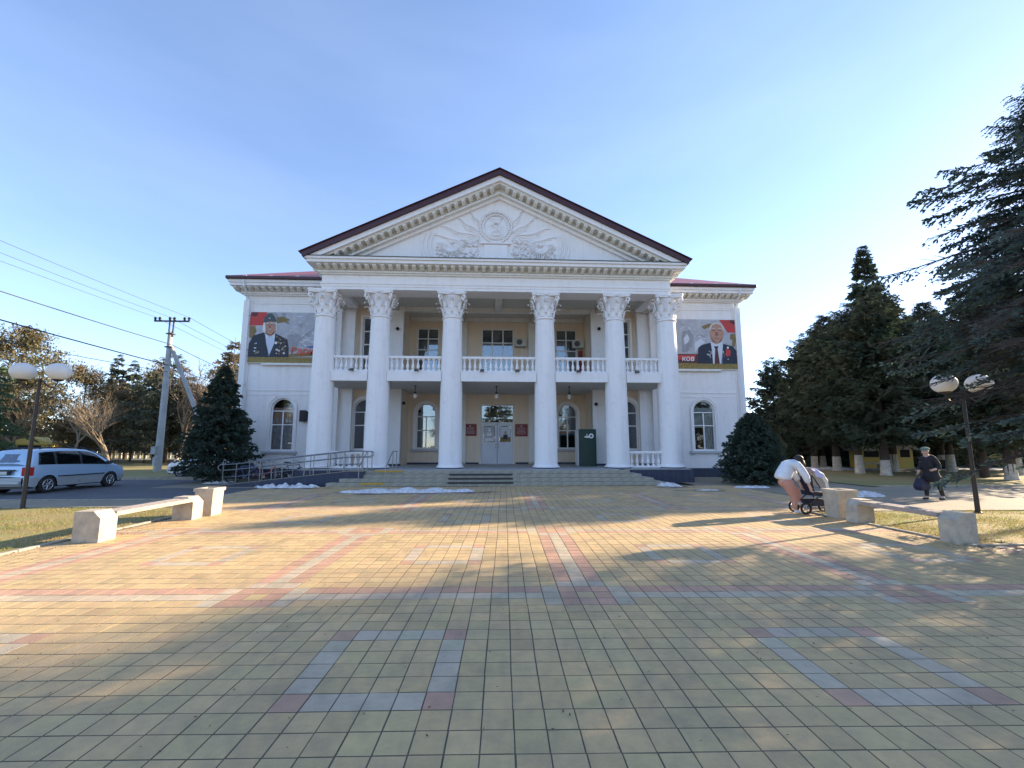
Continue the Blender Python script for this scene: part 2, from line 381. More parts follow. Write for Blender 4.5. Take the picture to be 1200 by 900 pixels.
    def loft(s, rings, m=0, closed=True, cap=True):
        n = len(rings[0]); vs_ = [p for r in rings for p in r]; fs = []
        for i in range(len(rings)-1):
            for k in range(n if closed else n-1):
                k2 = (k+1) % n; fs.append((i*n+k, i*n+k2, (i+1)*n+k2, (i+1)*n+k))
        if cap:
            fs.append(tuple(reversed(range(n)))); fs.append(tuple(range((len(rings)-1)*n, len(rings)*n)))
        s.add(vs_, fs, m)
    def shift(s, dx, dy, dz, start=0):
        for i in range(start, len(s.v)):
            x, y, z = s.v[i]; s.v[i] = (x+dx, y+dy, z+dz)
    def mesh(s, name, mats, smooth=False):
        me = bpy.data.meshes.new(name); me.from_pydata(s.v, [], s.f)
        for mn in (mats if isinstance(mats, (list, tuple)) else [mats]): me.materials.append(MATS[mn])
        me.polygons.foreach_set('material_index', s.m)
        if smooth: me.polygons.foreach_set('use_smooth', [True]*len(s.f))
        me.update(); return me

def link(name, data, parent=None, loc=(0, 0, 0), rotz=0.0):
    o = bpy.data.objects.new(name, data); COL.objects.link(o)
    if parent: o.parent = parent
    o.location = loc
    if rotz: o.rotation_euler = (0, 0, rotz)
    return o
def part(name, mb, mats, parent=None, loc=(0, 0, 0), rotz=0.0, smooth=False):
    return link(name, mb.mesh(name, mats, smooth), parent, loc, rotz)
def smooth_angle(o, deg=40):
    me = o.data; me.polygons.foreach_set('use_smooth', [True]*len(me.polygons))
    if hasattr(me, 'set_sharp_from_angle'): me.set_sharp_from_angle(angle=math.radians(deg))
def tag(o, label=None, cat=None, group=None, kind=None):
    if label: o['label'] = label
    if cat: o['category'] = cat
    if group: o['group'] = group
    if kind: o['kind'] = kind
    return o
def thing(name, label, cat, loc=(0, 0, 0), rotz=0.0, group=None):
    return tag(link(name, None, None, loc, rotz), label, cat, group)
def struct(name, mb, mats, loc=(0, 0, 0), parent=None):
    o = part(name, mb, mats, parent, loc)
    if not parent: o['kind'] = 'structure'
    return o
def copy_tree(o, parent=None):
    c = o.copy(); COL.objects.link(c); c.parent = parent
    for ch in list(o.children): copy_tree(ch, c)
    return c
def big_mesh(name, V, F, mats, mi=None):
    """V (N,3) float, F (M,k) int, numpy"""
    me = bpy.data.meshes.new(name); k = F.shape[1]; M = len(F)
    me.vertices.add(len(V)); me.vertices.foreach_set('co', V.astype(np.float32).ravel())
    me.loops.add(M*k); me.loops.foreach_set('vertex_index', F.astype(np.int32).ravel())
    me.polygons.add(M); me.polygons.foreach_set('loop_start', np.arange(0, M*k, k, dtype=np.int32))
    try: me.polygons.foreach_set('loop_total', np.full(M, k, dtype=np.int32))
    except Exception: pass
    for mn in (mats if isinstance(mats, (list, tuple)) else [mats]): me.materials.append(MATS[mn])
    if mi is not None: me.polygons.foreach_set('material_index', mi.astype(np.int32))
    me.update(calc_edges=True); me.validate(); return me

# ------------------------------------------------------------------ the ground
def sheet(name, x0, y0, x1, y1, z, m, n=1):
    mb = MB(); mb.add([(x0,y0,z),(x1,y0,z),(x1,y1,z),(x0,y1,z)], [(0,1,2,3)]); return struct(name, mb, m)
sheet('ground', -2500, -2500, 2500, 2500, -0.08, 'earth')
pb = MB()
for a, b, c, d in ((-12.7, -7.3, 17.2, 7.2), (-7.78, 7.2, 8.32, 11.24), (-9.72, 11.24, 10.6, 18.99)): pb.add([(a, b, -.0024), (c, b, -.0024), (c, d, -.0024), (a, d, -.0024)], [(0, 1, 2, 3)])
struct('plaza_bed', pb, 'joint_sand')
sheet('road', -130, 14.85, -9.7, 24.0, -0.03, 'asphalt')
sheet('pavement', -130, 12.95, -9.7, 14.72, -0.008, 'path_slab')
sheet('paving_apron', -14.6, 19.0, -9.0, 24.4, -0.024, 'path_slab')
sheet('path', 10.6, 11.25, 130, 17.9, -0.006, 'path_slab')
sheet('apron_path', 9.2, 17.9, 16.4, 26.0, -0.010, 'path_slab')
sheet('far_path', 18, 30.6, 160, 36, -0.004, 'pale_path')
sheet('left_far_path', -150, 62, -30, 66, 0.012, 'pale_path')
def lawn(name, x0, y0, x1, y1, z, m, n=40, amp=0.03):
    xs = np.linspace(x0, x1, n); ys = np.linspace(y0, y1, n); X, Y = np.meshgrid(xs, ys, indexing='ij')
    Z = z + amp*(np.sin(X*2.1+Y)*np.cos(Y*1.7-X*.6)*.5+.5)
    Z[0, :] = z; Z[-1, :] = z; Z[:, 0] = z; Z[:, -1] = z
    V = np.stack([X, Y, Z], -1).reshape(-1, 3); i = np.arange(n*n).reshape(n, n)
    F = np.stack([i[:-1, :-1], i[1:, :-1], i[1:, 1:], i[:-1, 1:]], -1).reshape(-1, 4)
    o = link(name, big_mesh(name, V, F, m)); o['kind'] = 'structure'; return o
lawn('left_lawn', -45, 6.7, -7.85, 12.82, 0.0, 'lawn')
lawn('right_lawn', 8.42, 7.35, 45, 11.12, 0.0, 'lawn')
lawn('park_lawn', 16.6, 18.1, 120, 30.4, 0.0, 'lawn_far')
lawn('roadside_lawn', -130, 24.3, -15.2, 61.5, 0.0, 'lawn_far')
lawn('far_lawn', -260, 66.4, -30, 180, 0.0, 'lawn_far')
lawn('far_park_lawn', 18, 36.4, 260, 180, 0.0, 'lawn_far')
def kerb(x0, y0, x1, y1, h=0.05, L=1.0):
    mb = MB(); horiz = abs(x1-x0) > abs(y1-y0); a, b = (x0, x1) if horiz else (y0, y1); t = min(a, b); e = max(a, b)
    while t < e - 0.05:
        t2 = min(t + L, e)
        if horiz: mb.box(t+.004, y0, -0.08, t2-.004, y1, h, 0, 0.008)
        else: mb.box(x0, t+.004, -0.08, x1, t2-.004, h, 0, 0.008)
        t = t2
    struct('kerb', mb, 'kerb_stone')
kerb(-7.84, 6.6, -7.74, 12.9, 0.03); kerb(8.3, 7.25, 8.4, 11.2, 0.03); kerb(8.42, 7.25, 22, 7.34, 0.03)
kerb(-40, 6.6, -7.85, 6.69, 0.03); kerb(8.42, 11.13, 30, 11.23, 0.03); kerb(-40, 12.83, -7.85, 12.93, 0.03)
kerb(-60, 14.73, -9.7, 14.85, 0.02); kerb(-60, 24.0, -15.2, 24.2, 0.11); kerb(16.6, 17.92, 60, 18.06, 0.06)

# paving: a tile grid turned 1.25 degrees; pattern of pink and grey tiles repeats every 19 columns and 34 rows
TX, TY, TA = 0.2, 0.2057, math.radians(1.6)
OX, OY = 0.13, 2.60
ux = np.array([math.cos(TA), -math.sin(TA)]); uy = np.array([math.sin(TA), math.cos(TA)])
def tile_kind(c, j):
    cc = (c - 14) % 19            # 0..18 ; strip centre column 4 -> cc 9
    jj = j % 34
    near_strip = cc in (7, 8, 9, 10, 11)
    # mirrored motif rows
    def motif(k):                 # k=0 plain side .. k=3 single grey row
        if k in (0, 1, 2):
            if cc in (7, 11): return 'g'
            if cc in (8, 10): return 'p'
            if cc == 9: return 'y' if k == 1 else 'p'
        if k == 3 and cc in (8, 9, 10): return 'g'
        return None
    for rows in ((11, 12, 13, 14), (32, 31, 30, 29)):
        if jj in rows:
            r = motif(rows.index(jj))
            if r: return r
    if jj in (12, 31): return 'g'
    if jj in (13, 30): return 'p'
    if 14 <= jj <= 29 and cc in (8, 10): return 'p'
    if 14 <= jj <= 29 and cc == 9: return 'g'
    sc = (c + 8) % 19             # square starts at column -8
    if 0 <= sc <= 5:
        for r0 in (2, 19):
            sr = jj - r0
            if 0 <= sr <= 5:
                ed = sc in (0, 5); er = sr in (0, 5)
                if ed and er: return 'p'
                if ed or er: return 'g'
    return 'y'
rs = np.random.RandomState(3)
BASE = {'y': (0.58, 0.412, 0.20), 'g': (0.53, 0.435, 0.30), 'p': (0.54, 0.315, 0.205)}
def tile_geo(cx, cy, g, dz, tilt):
    hx, hy = TX/2 - g, TY/2 - g; ch = 0.0025
    P = []
    for sx, sy in ((-1,-1),(1,-1),(1,1),(-1,1)):
        P.append((sx*(hx-ch), sy*(hy-ch), dz + tilt[0]*sx + tilt[1]*sy))
    for sx, sy in ((-1,-1),(1,-1),(1,1),(-1,1)):
        P.append((sx*hx, sy*hy, dz - 0.0010 + tilt[0]*sx + tilt[1]*sy))
    for sx, sy in ((-1,-1),(1,-1),(1,1),(-1,1)):
        P.append((sx*hx, sy*hy, -0.02))
    P = np.array(P); out = np.empty_like(P)
    out[:, 0] = cx + P[:, 0]*ux[0] + P[:, 1]*uy[0]; out[:, 1] = cy + P[:, 0]*ux[1] + P[:, 1]*uy[1]; out[:, 2] = P[:, 2]
    return out
TF = [(0,1,2,3)] + [(4+i, 4+(i+1) % 4, (i+1) % 4, i) for i in range(4)] + [(8+i, 8+(i+1) % 4, 4+(i+1) % 4, 4+i) for i in range(4)]
TF = np.array(TF)
def wob(x, y):     # the courses wander a few millimetres
    return (x + .006*math.sin(y*.9+x*.3) + .003*math.sin(y*3.1+x*1.3) + rs.uniform(-.0011, .0011), y + .006*math.sin(x*.8+1) + .003*math.sin(x*2.9+y*.9) + rs.uniform(-.0011, .0011))
def on_plaza(x, y):
    if y < 6.55: return -12.5 < x < 17
    if y < 7.2: return -7.7 < x < 17
    if y < 11.2: return -7.7 < x < 8.25
    if y < 18.98: return -9.6 < x < 10.5
    return False
tiles = []
for j in range(-48, 82):
    for c in range(-70, 95):
        x = OX + (c+.5)*TX*ux[0] + (j+.5)*TY*uy[0]; y = OY + (c+.5)*TX*ux[1] + (j+.5)*TY*uy[1]
        if y > -7 and on_plaza(x, y): tiles.append((*wob(x, y), tile_kind(c, j)))
def persp(x, y):
    d = y*math.cos(math.radians(2.6)) + x*math.sin(math.radians(2.6)); s_ = x*math.cos(math.radians(2.6)) - y*math.sin(math.radians(2.6))
    return d, s_
vis = []
for i, (x, y, k) in enumerate(tiles):
    d, s_ = persp(x, y)
    if d > 2.15 and abs(s_/d) < 1.25: vis.append((d, i))
vis.sort(); single = set(i for d, i in vis[:300])
plaza_tiles = tag(link('plaza_paving', None), kind='structure')
V = []; Cc = []
for i, (x, y, k) in enumerate(tiles):
    if i in single: continue
    b = np.array(BASE[k]) * (1 + rs.uniform(-.09, .09) - (.12 if rs.rand() < .06 else 0)) * (1 + rs.uniform(-.03, .03, 3))
    V.append(tile_geo(x, y, 0.0044 + rs.uniform(0, .0018), rs.uniform(-.0006, .0008), rs.uniform(-.0006, .0006, 2))); Cc.append(b)
V = np.concatenate(V); nT = len(Cc)
F = (TF[None] + 12*np.arange(nT)[:, None, None]).reshape(-1, 4)
def col_attr(me, cols_per_face, k=4):
    at = me.attributes.new('col', 'FLOAT_COLOR', 'FACE')
    at.data.foreach_set('color', np.concatenate([cols_per_face, np.ones((len(cols_per_face), 1))], 1).astype(np.float32).ravel())
def raw_mesh(name, V, F, m):
    me = bpy.data.meshes.new(name); me.from_pydata(V.tolist(), [], F.tolist()); me.materials.append(MATS[m]); return me
me = raw_mesh('paving_tiles', V, F, 'tile'); col_attr(me, np.repeat(np.array(Cc), 9, 0))
o = link('paving_tiles', me, plaza_tiles); o['kind'] = 'stuff'
variants = {}
for k in 'ygp':
    for v in range(5 if k == 'y' else 3):
        g = tile_geo(0, 0, 0.0044 + rs.uniform(0, .0016), rs.uniform(-.0006, .0008), rs.uniform(-.0006, .0006, 2))
        me = raw_mesh('paving_tile', g, TF, 'tile')
        col_attr(me, np.repeat((np.array(BASE[k])*(1+rs.uniform(-.06, .06))*(1+rs.uniform(-.02, .02, 3)))[None], 9, 0)); variants[(k, v)] = me
for n_, (d, i) in enumerate(vis[:300]):
    x, y, k = tiles[i]; link('paving_tile', variants[(k, n_ % (5 if k == 'y' else 3))], plaza_tiles, (x, y, 0))

# ------------------------------------------------------------------ the palace of culture
B = thing('cultural_centre_building', 'white classical two-storey building with six-column portico and pediment across the plaza', 'building', (0.3, 21.9, 0))
def bp(name, mb, mats, parent=None, loc=(0, 0, 0), smooth=False): return part(name, mb, mats, parent or B, loc, smooth=smooth)

def arch_pts(cx, w, z0, zt, n=14):
    r = w/2; zs = zt - r
    return [(cx-r, z0), (cx+r, z0)] + [(cx + r*math.cos(PI*i/n), zs + r*math.sin(PI*i/n)) for i in range(n+1)]
def rect_pts(cx, w, z0, z1): return [(cx-w/2, z0), (cx+w/2, z0), (cx+w/2, z1), (cx-w/2, z1)]
def wall_panel(x0, x1, z0, z1, y, t, holes):
    """front wall facing -y with real openings and reveals of depth t"""
    mb = MB()
    outer = [(x0, z0), (x1, z0), (x1, z1), (x0, z1)]
    loops = [outer] + [list(reversed(h)) for h in holes]
    flat = [p for lp in loops for p in lp]
    tris = tessellate_polygon([[Vector((u, v, 0)) for u, v in lp] for lp in loops])
    def orient(t3, want):
        a, b, c = (flat[i] for i in t3); s_ = (b[0]-a[0])*(c[1]-a[1]) - (b[1]-a[1])*(c[0]-a[0])
        return tuple(t3) if (s_ > 0) == want else tuple(reversed(t3))
    mb.add([(u, y, v) for u, v in flat], [orient(t3, True) for t3 in tris])
    mb.add([(u, y+t, v) for u, v in flat], [orient(t3, False) for t3 in tris])
    for h in holes:
        n = len(h); mb.add([(u, y, v) for u, v in h] + [(u, y+t, v) for u, v in h], [(i, i+n, (i+1) % n + n, (i+1) % n) for i in range(n)])
    mb.add([(u, y, v) for u, v in outer] + [(u, y+t, v) for u, v in outer], [(i, (i+1) % 4, (i+1) % 4 + 4, i + 4) for i in range(4)])
    return mb
def ring(outer, inner, y0, y1, mb=None, m=0):
    mb = mb or MB(); n = len(outer)
    vs_ = [(u, y0, v) for u, v in outer] + [(u, y0, v) for u, v in inner] + [(u, y1, v) for u, v in outer] + [(u, y1, v) for u, v in inner]
    fs = []
    for i in range(n):
        j = (i+1) % n
        fs += [(i, j, j+n, i+n), (i, i+2*n, j+2*n, j), (i+n, j+n, j+3*n, i+3*n), (i+2*n, i+3*n, j+3*n, j+2*n)]
    mb.add(vs_, fs, m); return mb
def window(cx, w, z0, z1, y, arched=True, bars=(), mull=True, curtain=None, surround=True, cols=2, sill=True, curt_z=(0, 1)):
    """y = wall face; frame sits 0.12 inside the opening"""
    fr = MB(); yf = y + 0.07; b = 0.075
    if arched:
        ring(arch_pts(cx, w-.004, z0+.002, z1-.002), arch_pts(cx, w-2*b, z0+b, z1-b), yf, yf+.06, fr); top = z1 - w/2
    else:
        ring(rect_pts(cx, w-.004, z0+.002, z1-.002), rect_pts(cx, w-2*b, z0+b, z1-b), yf, yf+.06, fr); top = z1
    for zb in bars: fr.box(cx-w/2+b-.002, yf+.003, zb-.03, cx+w/2-b+.002, yf+.057, zb+.03)
    if mull:
        zt = bars[-1]-.03 if (arched and bars) else z1-b
        for i in range(1, cols):
            xm = cx - w/2 + w*i/cols; fr.box(xm-.036, yf+.006, z0+b-.002, xm+.036, yf+.054, zt)
    W = bp('window', fr, 'frame_white')
    # panes, one per light
    zs = [z0+b] + list(bars) + [z1-b]
    pm = MB()
    for k in range(len(zs)-1):
        for i in range(cols):
            a0 = cx-w/2+w*i/cols; a1 = cx-w/2+w*(i+1)/cols
            if arched and k == len(zs)-2:
                if i == 0:
                    g = MB(); pts = [(u, v) for u, v in arch_pts(cx, w-2*b+.01, z0, z1-b+.005) if v > zs[k]-.0] 
                    pts = [(cx-w/2+b, zs[k])] + [(cx+w/2-b, zs[k])] + [p for p in pts if p[1] > zs[k]+.02]
                    g.prism(pts, yf+.026, yf+.034); part('pane', g, 'clear_glass' if curtain else 'window_glass', W)
                continue
            g = MB(); g.box(a0+.02, yf+.026, zs[k]+.01, a1-.02, yf+.034, zs[k+1]-.01); part('pane', g, 'clear_glass' if curtain else 'window_glass', W)
    if surround:
        s = MB()
        if arched:
            ring(arch_pts(cx, w+.30, z0-.02, z1+.15, 20), arch_pts(cx, w+.002, z0-.018, z1+.001, 20), y-.05, y+.02, s)
            ring(arch_pts(cx, w+.36, z0-.02, z1+.18, 20), arch_pts(cx, w+.24, z0-.018, z1+.12, 20), y-.08, y-.045, s)
        else: ring(rect_pts(cx, w+.26, z0-.02, z1+.13), rect_pts(cx, w+.002, z0-.018, z1+.001), y-.045, y+.02, s)
        part('surround', s, 'white_plaster', W)
    if sill:
        s = MB(); s.box(cx-w/2-.30, y-.16, z0-.15, cx+w/2+.30, y+.09, z0-.022, 0, .012); s.box(cx-w/2-.22, y-.09, z0-.26, cx-w/2-.08, y+.02, z0-.152, 0); s.box(cx+w/2+.08, y-.09, z0-.26, cx+w/2+.22, y+.02, z0-.152, 0)
        part('sill', s, 'sill_grey', W)
    if curtain:
        for (mname, a0, a1, c0, c1) in curtain:
            c = MB(); n = 26; pts = []
            for i in range(n+1):
                u = a0 + (a1-a0)*i/n; pts.append((cx-w/2+w*u, yf+.14+.02*math.sin(i*2.4)+.008*math.sin(i*5.1)))
            zz0 = z0 + (z1-z0)*c0; zz1 = z0 + (z1-z0)*c1
            vs_ = [(x, yy, zz0) for x, yy in pts] + [(x, yy, zz1) for x, yy in pts]
            c.add(vs_, [(i, i+1, i+n+2, i+n+1) for i in range(n)]); part('curtain', c, mname, W)
    d = MB(); d.box(cx-w/2-.3, y+.45, z0-.3, cx+w/2+.3, y+.5, z1+.3); bp('dark_room_panel', d, 'dark_room')  # near-black panel stands in for the unlit room behind the glass
    return W

# walls -------------------------------------------------------------
ZF = 0.64
for s in (-1, 1):
    cx = 12.1*s; h = arch_pts(cx, 1.28, 1.5, 4.45)
    x0, x1 = sorted((9.36*s, 14.6*s))
    bp('wall', wall_panel(x0, x1, 0.5, 10.56, 2.6, .25, [h]), 'white_render')
    w_ = MB()
    xo = 14.6*s; xi = 9.0*s
    w_.box(min(xo-.25*s, xo), 2.85, 0.5, max(xo-.25*s, xo), 17, 10.56); w_.box(min(xi, xo-.25*s), 16.75, .5, max(xi, xo-.25*s), 17, 10.56)
    w_.box(min(9.1*s, 9.36*s), 2.62, .64, max(9.1*s, 9.36*s), 5.5, 10.5)
    bp('wall', w_, 'white_render')
    tr = MB()
    a, b = sorted((9.37*s, 14.6*s))
    tr.box(a, 2.565, 4.86, b, 2.62, 4.92); tr.box(a, 2.575, 4.62, b, 2.62, 4.66)
    tr.box(a, 2.56, 9.93, b, 2.62, 9.99); tr.box(a, 2.575, 10.06, b, 2.62, 10.10)
    c0, c1 = sorted((14.15*s, 14.66*s)); tr.box(c0, 2.545, .5, c1, 2.61, 10.1); tr.box(14.59*s if s > 0 else -14.66, 2.61, .5, 14.66 if s > 0 else -14.59, 3.2, 10.1)
    bp('wall_moulding', tr, 'white_plaster')
    pl = MB(); a, b = sorted((9.6*s, 14.72*s)); pl.box(a, 2.5, -.05, b, 17.1, .5, 0, .03); bp('plinth', pl, 'blue_plinth')
    window(cx, 1.28, 1.5, 4.45, 2.6, True, (2.95, 3.72), True,
           [('curtain', .02, .98, .02, .62), ('curtain_warm' if s < 0 else 'curtain_light', .05, .95, .5, .82)] if s < 0 else [('curtain_light', .5, .98, .02, .85), ('curtain_light', .02, .5, .45, .85)])
    # side bay inside the portico
    x0, x1 = sorted((5.63*s, 9.1*s))
    hl = arch_pts(7.72*s, 1.28, 1.55, 4.5); hu = rect_pts(7.42*s, 1.22, 6.2, 9.4)
    bp('wall', wall_panel(x0, x1, ZF, 10.05, 3.2, .25, [hl, hu]), 'cream_render')
    window(7.72*s, 1.28, 1.55, 4.5, 3.2, True, (2.95, 3.72), True)
    window(7.42*s, 1.22, 6.2, 9.4, 3.2, False, (7.75, 8.55), True, surround=True)
    an = MB()
    a, b = sorted((5.60*s, 6.4*s)); an.box(a, 2.88, ZF+.1, b, 3.2, 10.03); a, b = sorted((8.4*s, 9.35*s)); an.box(a, 2.86, ZF+.1, b, 3.2, 10.03)
    bp('pilaster', an, 'white_plaster')
    rw = MB(); a, b = sorted((5.63*s, 5.85*s)); rw.box(a, 3.2, ZF, b, 5.3, 10.04); bp('wall', rw, 'cream_render')
    ip = MB(); a, b = sorted((2.0*s, 2.8*s)); ip.box(a, 5.14, ZF+.1, b, 5.3, 10.02); bp('pilaster', ip, 'old_plaster')
    sk = MB(); 
    for (p, q) in ((5.58, 6.44), (8.36, 9.38)):
        a, b = sorted((p*s, q*s)); sk.box(a, 2.85, ZF, b, 3.2, ZF+.11)
    a, b = sorted((2.82*s, 5.62*s)); sk.box(a, 5.27, ZF, b, 5.31, ZF+.11)
    a, b = sorted((1.16*s, 1.98*s)); sk.box(a, 5.27, ZF, b, 5.31, ZF+.11)
    bp('skirting', sk, 'blue_plinth')
cw = [arch_pts(-4.5, 1.24, 1.6, 4.45), arch_pts(4.5, 1.24, 1.6, 4.45), rect_pts(0, 2.14, ZF+.001, 4.42),
      rect_pts(-4.5, 1.4, 6.5, 9.38), rect_pts(4.5, 1.4, 6.5, 9.38), rect_pts(0, 2.1, 6.5, 9.38)]
bp('wall', wall_panel(-5.63, 5.63, ZF-.02, 10.05, 5.3, .25, cw), 'cream_render')
for s in (-1, 1):
    window(4.5*s, 1.24, 1.6, 4.45, 5.3, True, (2.75, 3.62), True)
    window(4.5*s, 1.4, 6.5, 9.38, 5.3, False, (7.3, 7.95, 8.68), True, surround=False, sill=False)
window(0, 2.1, 6.5, 9.38, 5.3, False, (7.55, 8.45), True, surround=False, sill=False, cols=3)
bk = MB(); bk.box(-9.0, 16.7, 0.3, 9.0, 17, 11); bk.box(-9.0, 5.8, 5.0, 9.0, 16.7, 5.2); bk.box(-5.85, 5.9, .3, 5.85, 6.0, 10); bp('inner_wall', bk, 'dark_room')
bk = MB(); bk.box(-9.0, 5.56, 10.06, 9.0, 17, 11.0); bk.box(-9.1, 2.7, 10.06, -8.9, 5.56, 11); bk.box(8.9, 2.7, 10.06, 9.1, 5.56, 11); bp('attic_wall', bk, 'white_render')

# door --------------------------------------------------------------
dr = MB(); yd = 5.40
ring(rect_pts(0, 2.13, ZF+.005, 4.41), rect_pts(0, 1.99, ZF+.03, 4.34), yd, yd+.07, dr); dr.box(-.995, yd+.004, 3.20, .995, yd+.066, 3.27)
D = bp('door', dr, 'frame_white')
g = MB(); g.box(-.99, yd+.03, 3.275, .99, yd+.04, 4.335); part('pane', g, 'window_glass', D)
for s in (-1, 1):
    lf = MB(); a, b = sorted((.012*s, .985*s)); c0, c1 = sorted((.15*s, .86*s))
    ring(rect_pts((a+b)/2, b-a, ZF+.04, 3.19), rect_pts((c0+c1)/2, c1-c0, 2.02, 3.05), yd+.01, yd+.06, lf)
    lf.box(c0+.05, yd+.0, 0.85, c1-.05, yd+.012, 1.9, 0, .004)
    part('door_leaf', lf, 'door_white', D)
    g = MB(); g.box(c0, yd+.03, 2.02, c1, yd+.038, 3.05); part('pane', g, 'window_glass', D)
    hd = MB(); hd.tube([(.09*s, yd-.0, 1.62), (.09*s, yd-.06, 1.62), (.09*s, yd-.06, 1.92), (.09*s, yd, 1.92)], .012, 6); part('handle', hd, 'steel_rail', D)
    pr = MB()
    if s < 0:
        pr.box(-.84, yd+.012, 2.05, -.18, yd+.018, 3.0, 0); pr.box(-.78, yd+.008, 2.07, -.22, yd+.012, 2.28, 1); pr.box(-.66, yd+.008, 2.4, -.36, yd+.012, 2.62, 1); pr.ell((-.5, yd+.01, 2.78), .1, .004, .13, 10, 6, 1)
        mts = ['p_grey', 'p_white']
    else:
        pr.box(.18, yd+.012, 2.05, .84, yd+.018, 3.0, 0); pr.box(.18, yd+.008, 2.05, .84, yd+.012, 2.34, 1); pr.box(.38, yd+.004, 2.2, .66, yd+.008, 2.5, 2); pr.ell((.52, yd+.006, 2.62), .08, .004, .1, 10, 6, 3)
        mts = ['p_shirt2', 'p_olive', 'p_navy', 'p_skin']
    part('notice', pr, mts, D)

# floors, steps -----------------------------------------------------
f = MB(); f.box(-9.62, -1.05, -.05, 9.62, 5.3, ZF-.035, 0, .0); bp('porch_plinth', f, 'blue_plinth')
f = MB(); f.box(-6.1, -1.99, ZF-.1, 6.1, -1.051, ZF-.001); f.box(-9.5, -1.0, ZF-.034, 9.5, 5.32, ZF, 0); bp('porch_floor', f, 'porch_floor')
for k in range(4):
    hw = 7.45 - .45*k; y0 = -2.9 + .3*k; z1 = .16*(k+1)
    core = MB(); core.box(-hw+.012, y0+.014, -.05, hw-.012, -1.052 if k else -1.053, z1-.014 - (.001*k)); S = bp('step', core, 'step_joint')
    n = int(round(2*hw/.46)); w = 2*hw/n; sl = MB(); sl.box(0.0035, 0, 0, w-.0035, .318 if k < 3 else .32, .155, 0, .006); me = sl.mesh('stone_slab', 'step_stone')
    for i in range(n):
        link('stone_slab', me, S, (-hw + i*w, y0 + random.uniform(-.004, .004), z1-.155 + random.uniform(-.002, .003)))
    for s in (-1, 1):   # returns at the flight's ends
        rl = -1.052 - (y0+.32)
        if rl > .1:
            rr = MB(); rr.box(-.16, 0, 0, .16, rl, .155, 0, .006); part('end_slab', rr, 'step_stone', S, (s*(hw-.165), y0+.322, z1-.156))
for k in range(3):
    mm = MB(); mm.box(-2.25, -2.9+.3*k+.0, .16*(k+1)+.005, .62, -2.62+.3*k, .16*(k+1)+.018, 0, .003); mm.box(-2.25, -2.915+.3*k, .16*(k+1)-.055, .62, -2.906+.3*k, .16*(k+1)+.018)
    tag(part('door_mat', mm, 'rubber', None, (.3, 21.9, 0)), ['black rubber mat on the lowest step before the door', 'black rubber mat on the second step before the door', 'black rubber mat on the third step before the door'][k], 'mat', 'rubber mats on the steps')
ys_ = MB(); ys_.box(-5.62, -2.04, ZF-.06, -4.38, -1.93, ZF+.006); bp('warning_strip', ys_, 'yellow_strip'); ys_ = MB(); ys_.box(-5.98, -2.935, .10, -4.96, -2.83, .166); bp('warning_strip', ys_, 'yellow_strip')

# columns -----------------------------------------------------------
CX = [-8.96, -6.15, -2.43, 2.43, 6.15, 8.96]
sh = MB(); sh.lathe([(.592, ZF+.16), (.585, 1.6), (.572, 3.2), (.555, 4.8), (.53, 6.4), (.502, 7.7), (.486, 8.42), (.486, 8.46)], seg=40); sh_me = sh.mesh('column', 'column_paint')
sh_me.polygons.foreach_set('use_smooth', [True]*len(sh_me.polygons)); sh_me.set_sharp_from_angle(angle=math.radians(40))
ba = MB(); ba.lathe([(.66, ZF+.0), (.66, ZF+.05)], seg=40, m=1); ba.lathe([(.69, ZF+.052), (.69, ZF+.09), (.64, ZF+.12), (.61, ZF+.18), (.592, ZF+.2)], seg=40)
ba_me = ba.mesh('column_base', ['column_paint', 'blue_plinth'])
cp = MB(); cp.lathe([(.486, 8.30), (.54, 8.32), (.56, 8.35), (.54, 8.38), (.48, 8.40), (.47, 8.56), (.47, 9.0), (.50, 9.3), (.60, 9.52)], seg=32)
ab = []
for k in range(4):      # abacus with concave sides
    a = PI/4 + k*PI/2; c = Vector((math.cos(a), math.sin(a)))*.96; t = Vector((-c.y, c.x)).normalized()
    ab += [tuple(c - t*.07), tuple(c + t*.07)]
    a2 = a + PI/4; 
    for q in (-.55, 0, .55): 
        dn = Vector((math.cos(a2), math.sin(a2))); tt = Vector((-dn.y, dn.x)); ab.append(tuple(dn*(.60 if q == 0 else .635) + tt*q*.62))
cp.prism(ab, 9.53, 9.62, 'z'); cp.prism([(x*1.03, y*1.03) for x, y in ab], 9.622, 9.72, 'z')
def leaf(a, r0, zb, h, w, out):
    prof = [(r0+.01, 0, .8), (r0+.02, .3*h, 1.0), (r0+.05, .62*h, .95), (r0+.11, .86*h, .75), (r0+.11+out*.6, h, .5), (r0+.11+out, .95*h, .35), (r0+.11+out*1.02, .84*h, .18)]
    vs_ = []
    for r, z, q in prof:
        for u, du in ((-1, -.02), (-.5, .012), (0, .035), (.5, .012), (1, -.02)):
            hw = w/2*q*u; rr = r + du
            vs_.append((rr*math.cos(a) - hw*math.sin(a), rr*math.sin(a) + hw*math.cos(a), zb+z))
    fs = [(i*5+k, i*5+k+1, i*5+k+6, i*5+k+5) for i in range(len(prof)-1) for k in range(4)]
    cp.add(vs_, fs)
for k in range(8):
    leaf(k*PI/4+PI/8, .49, 8.46, .44, .30, .20); leaf(k*PI/4, .50, 8.66, .60, .30, .25)
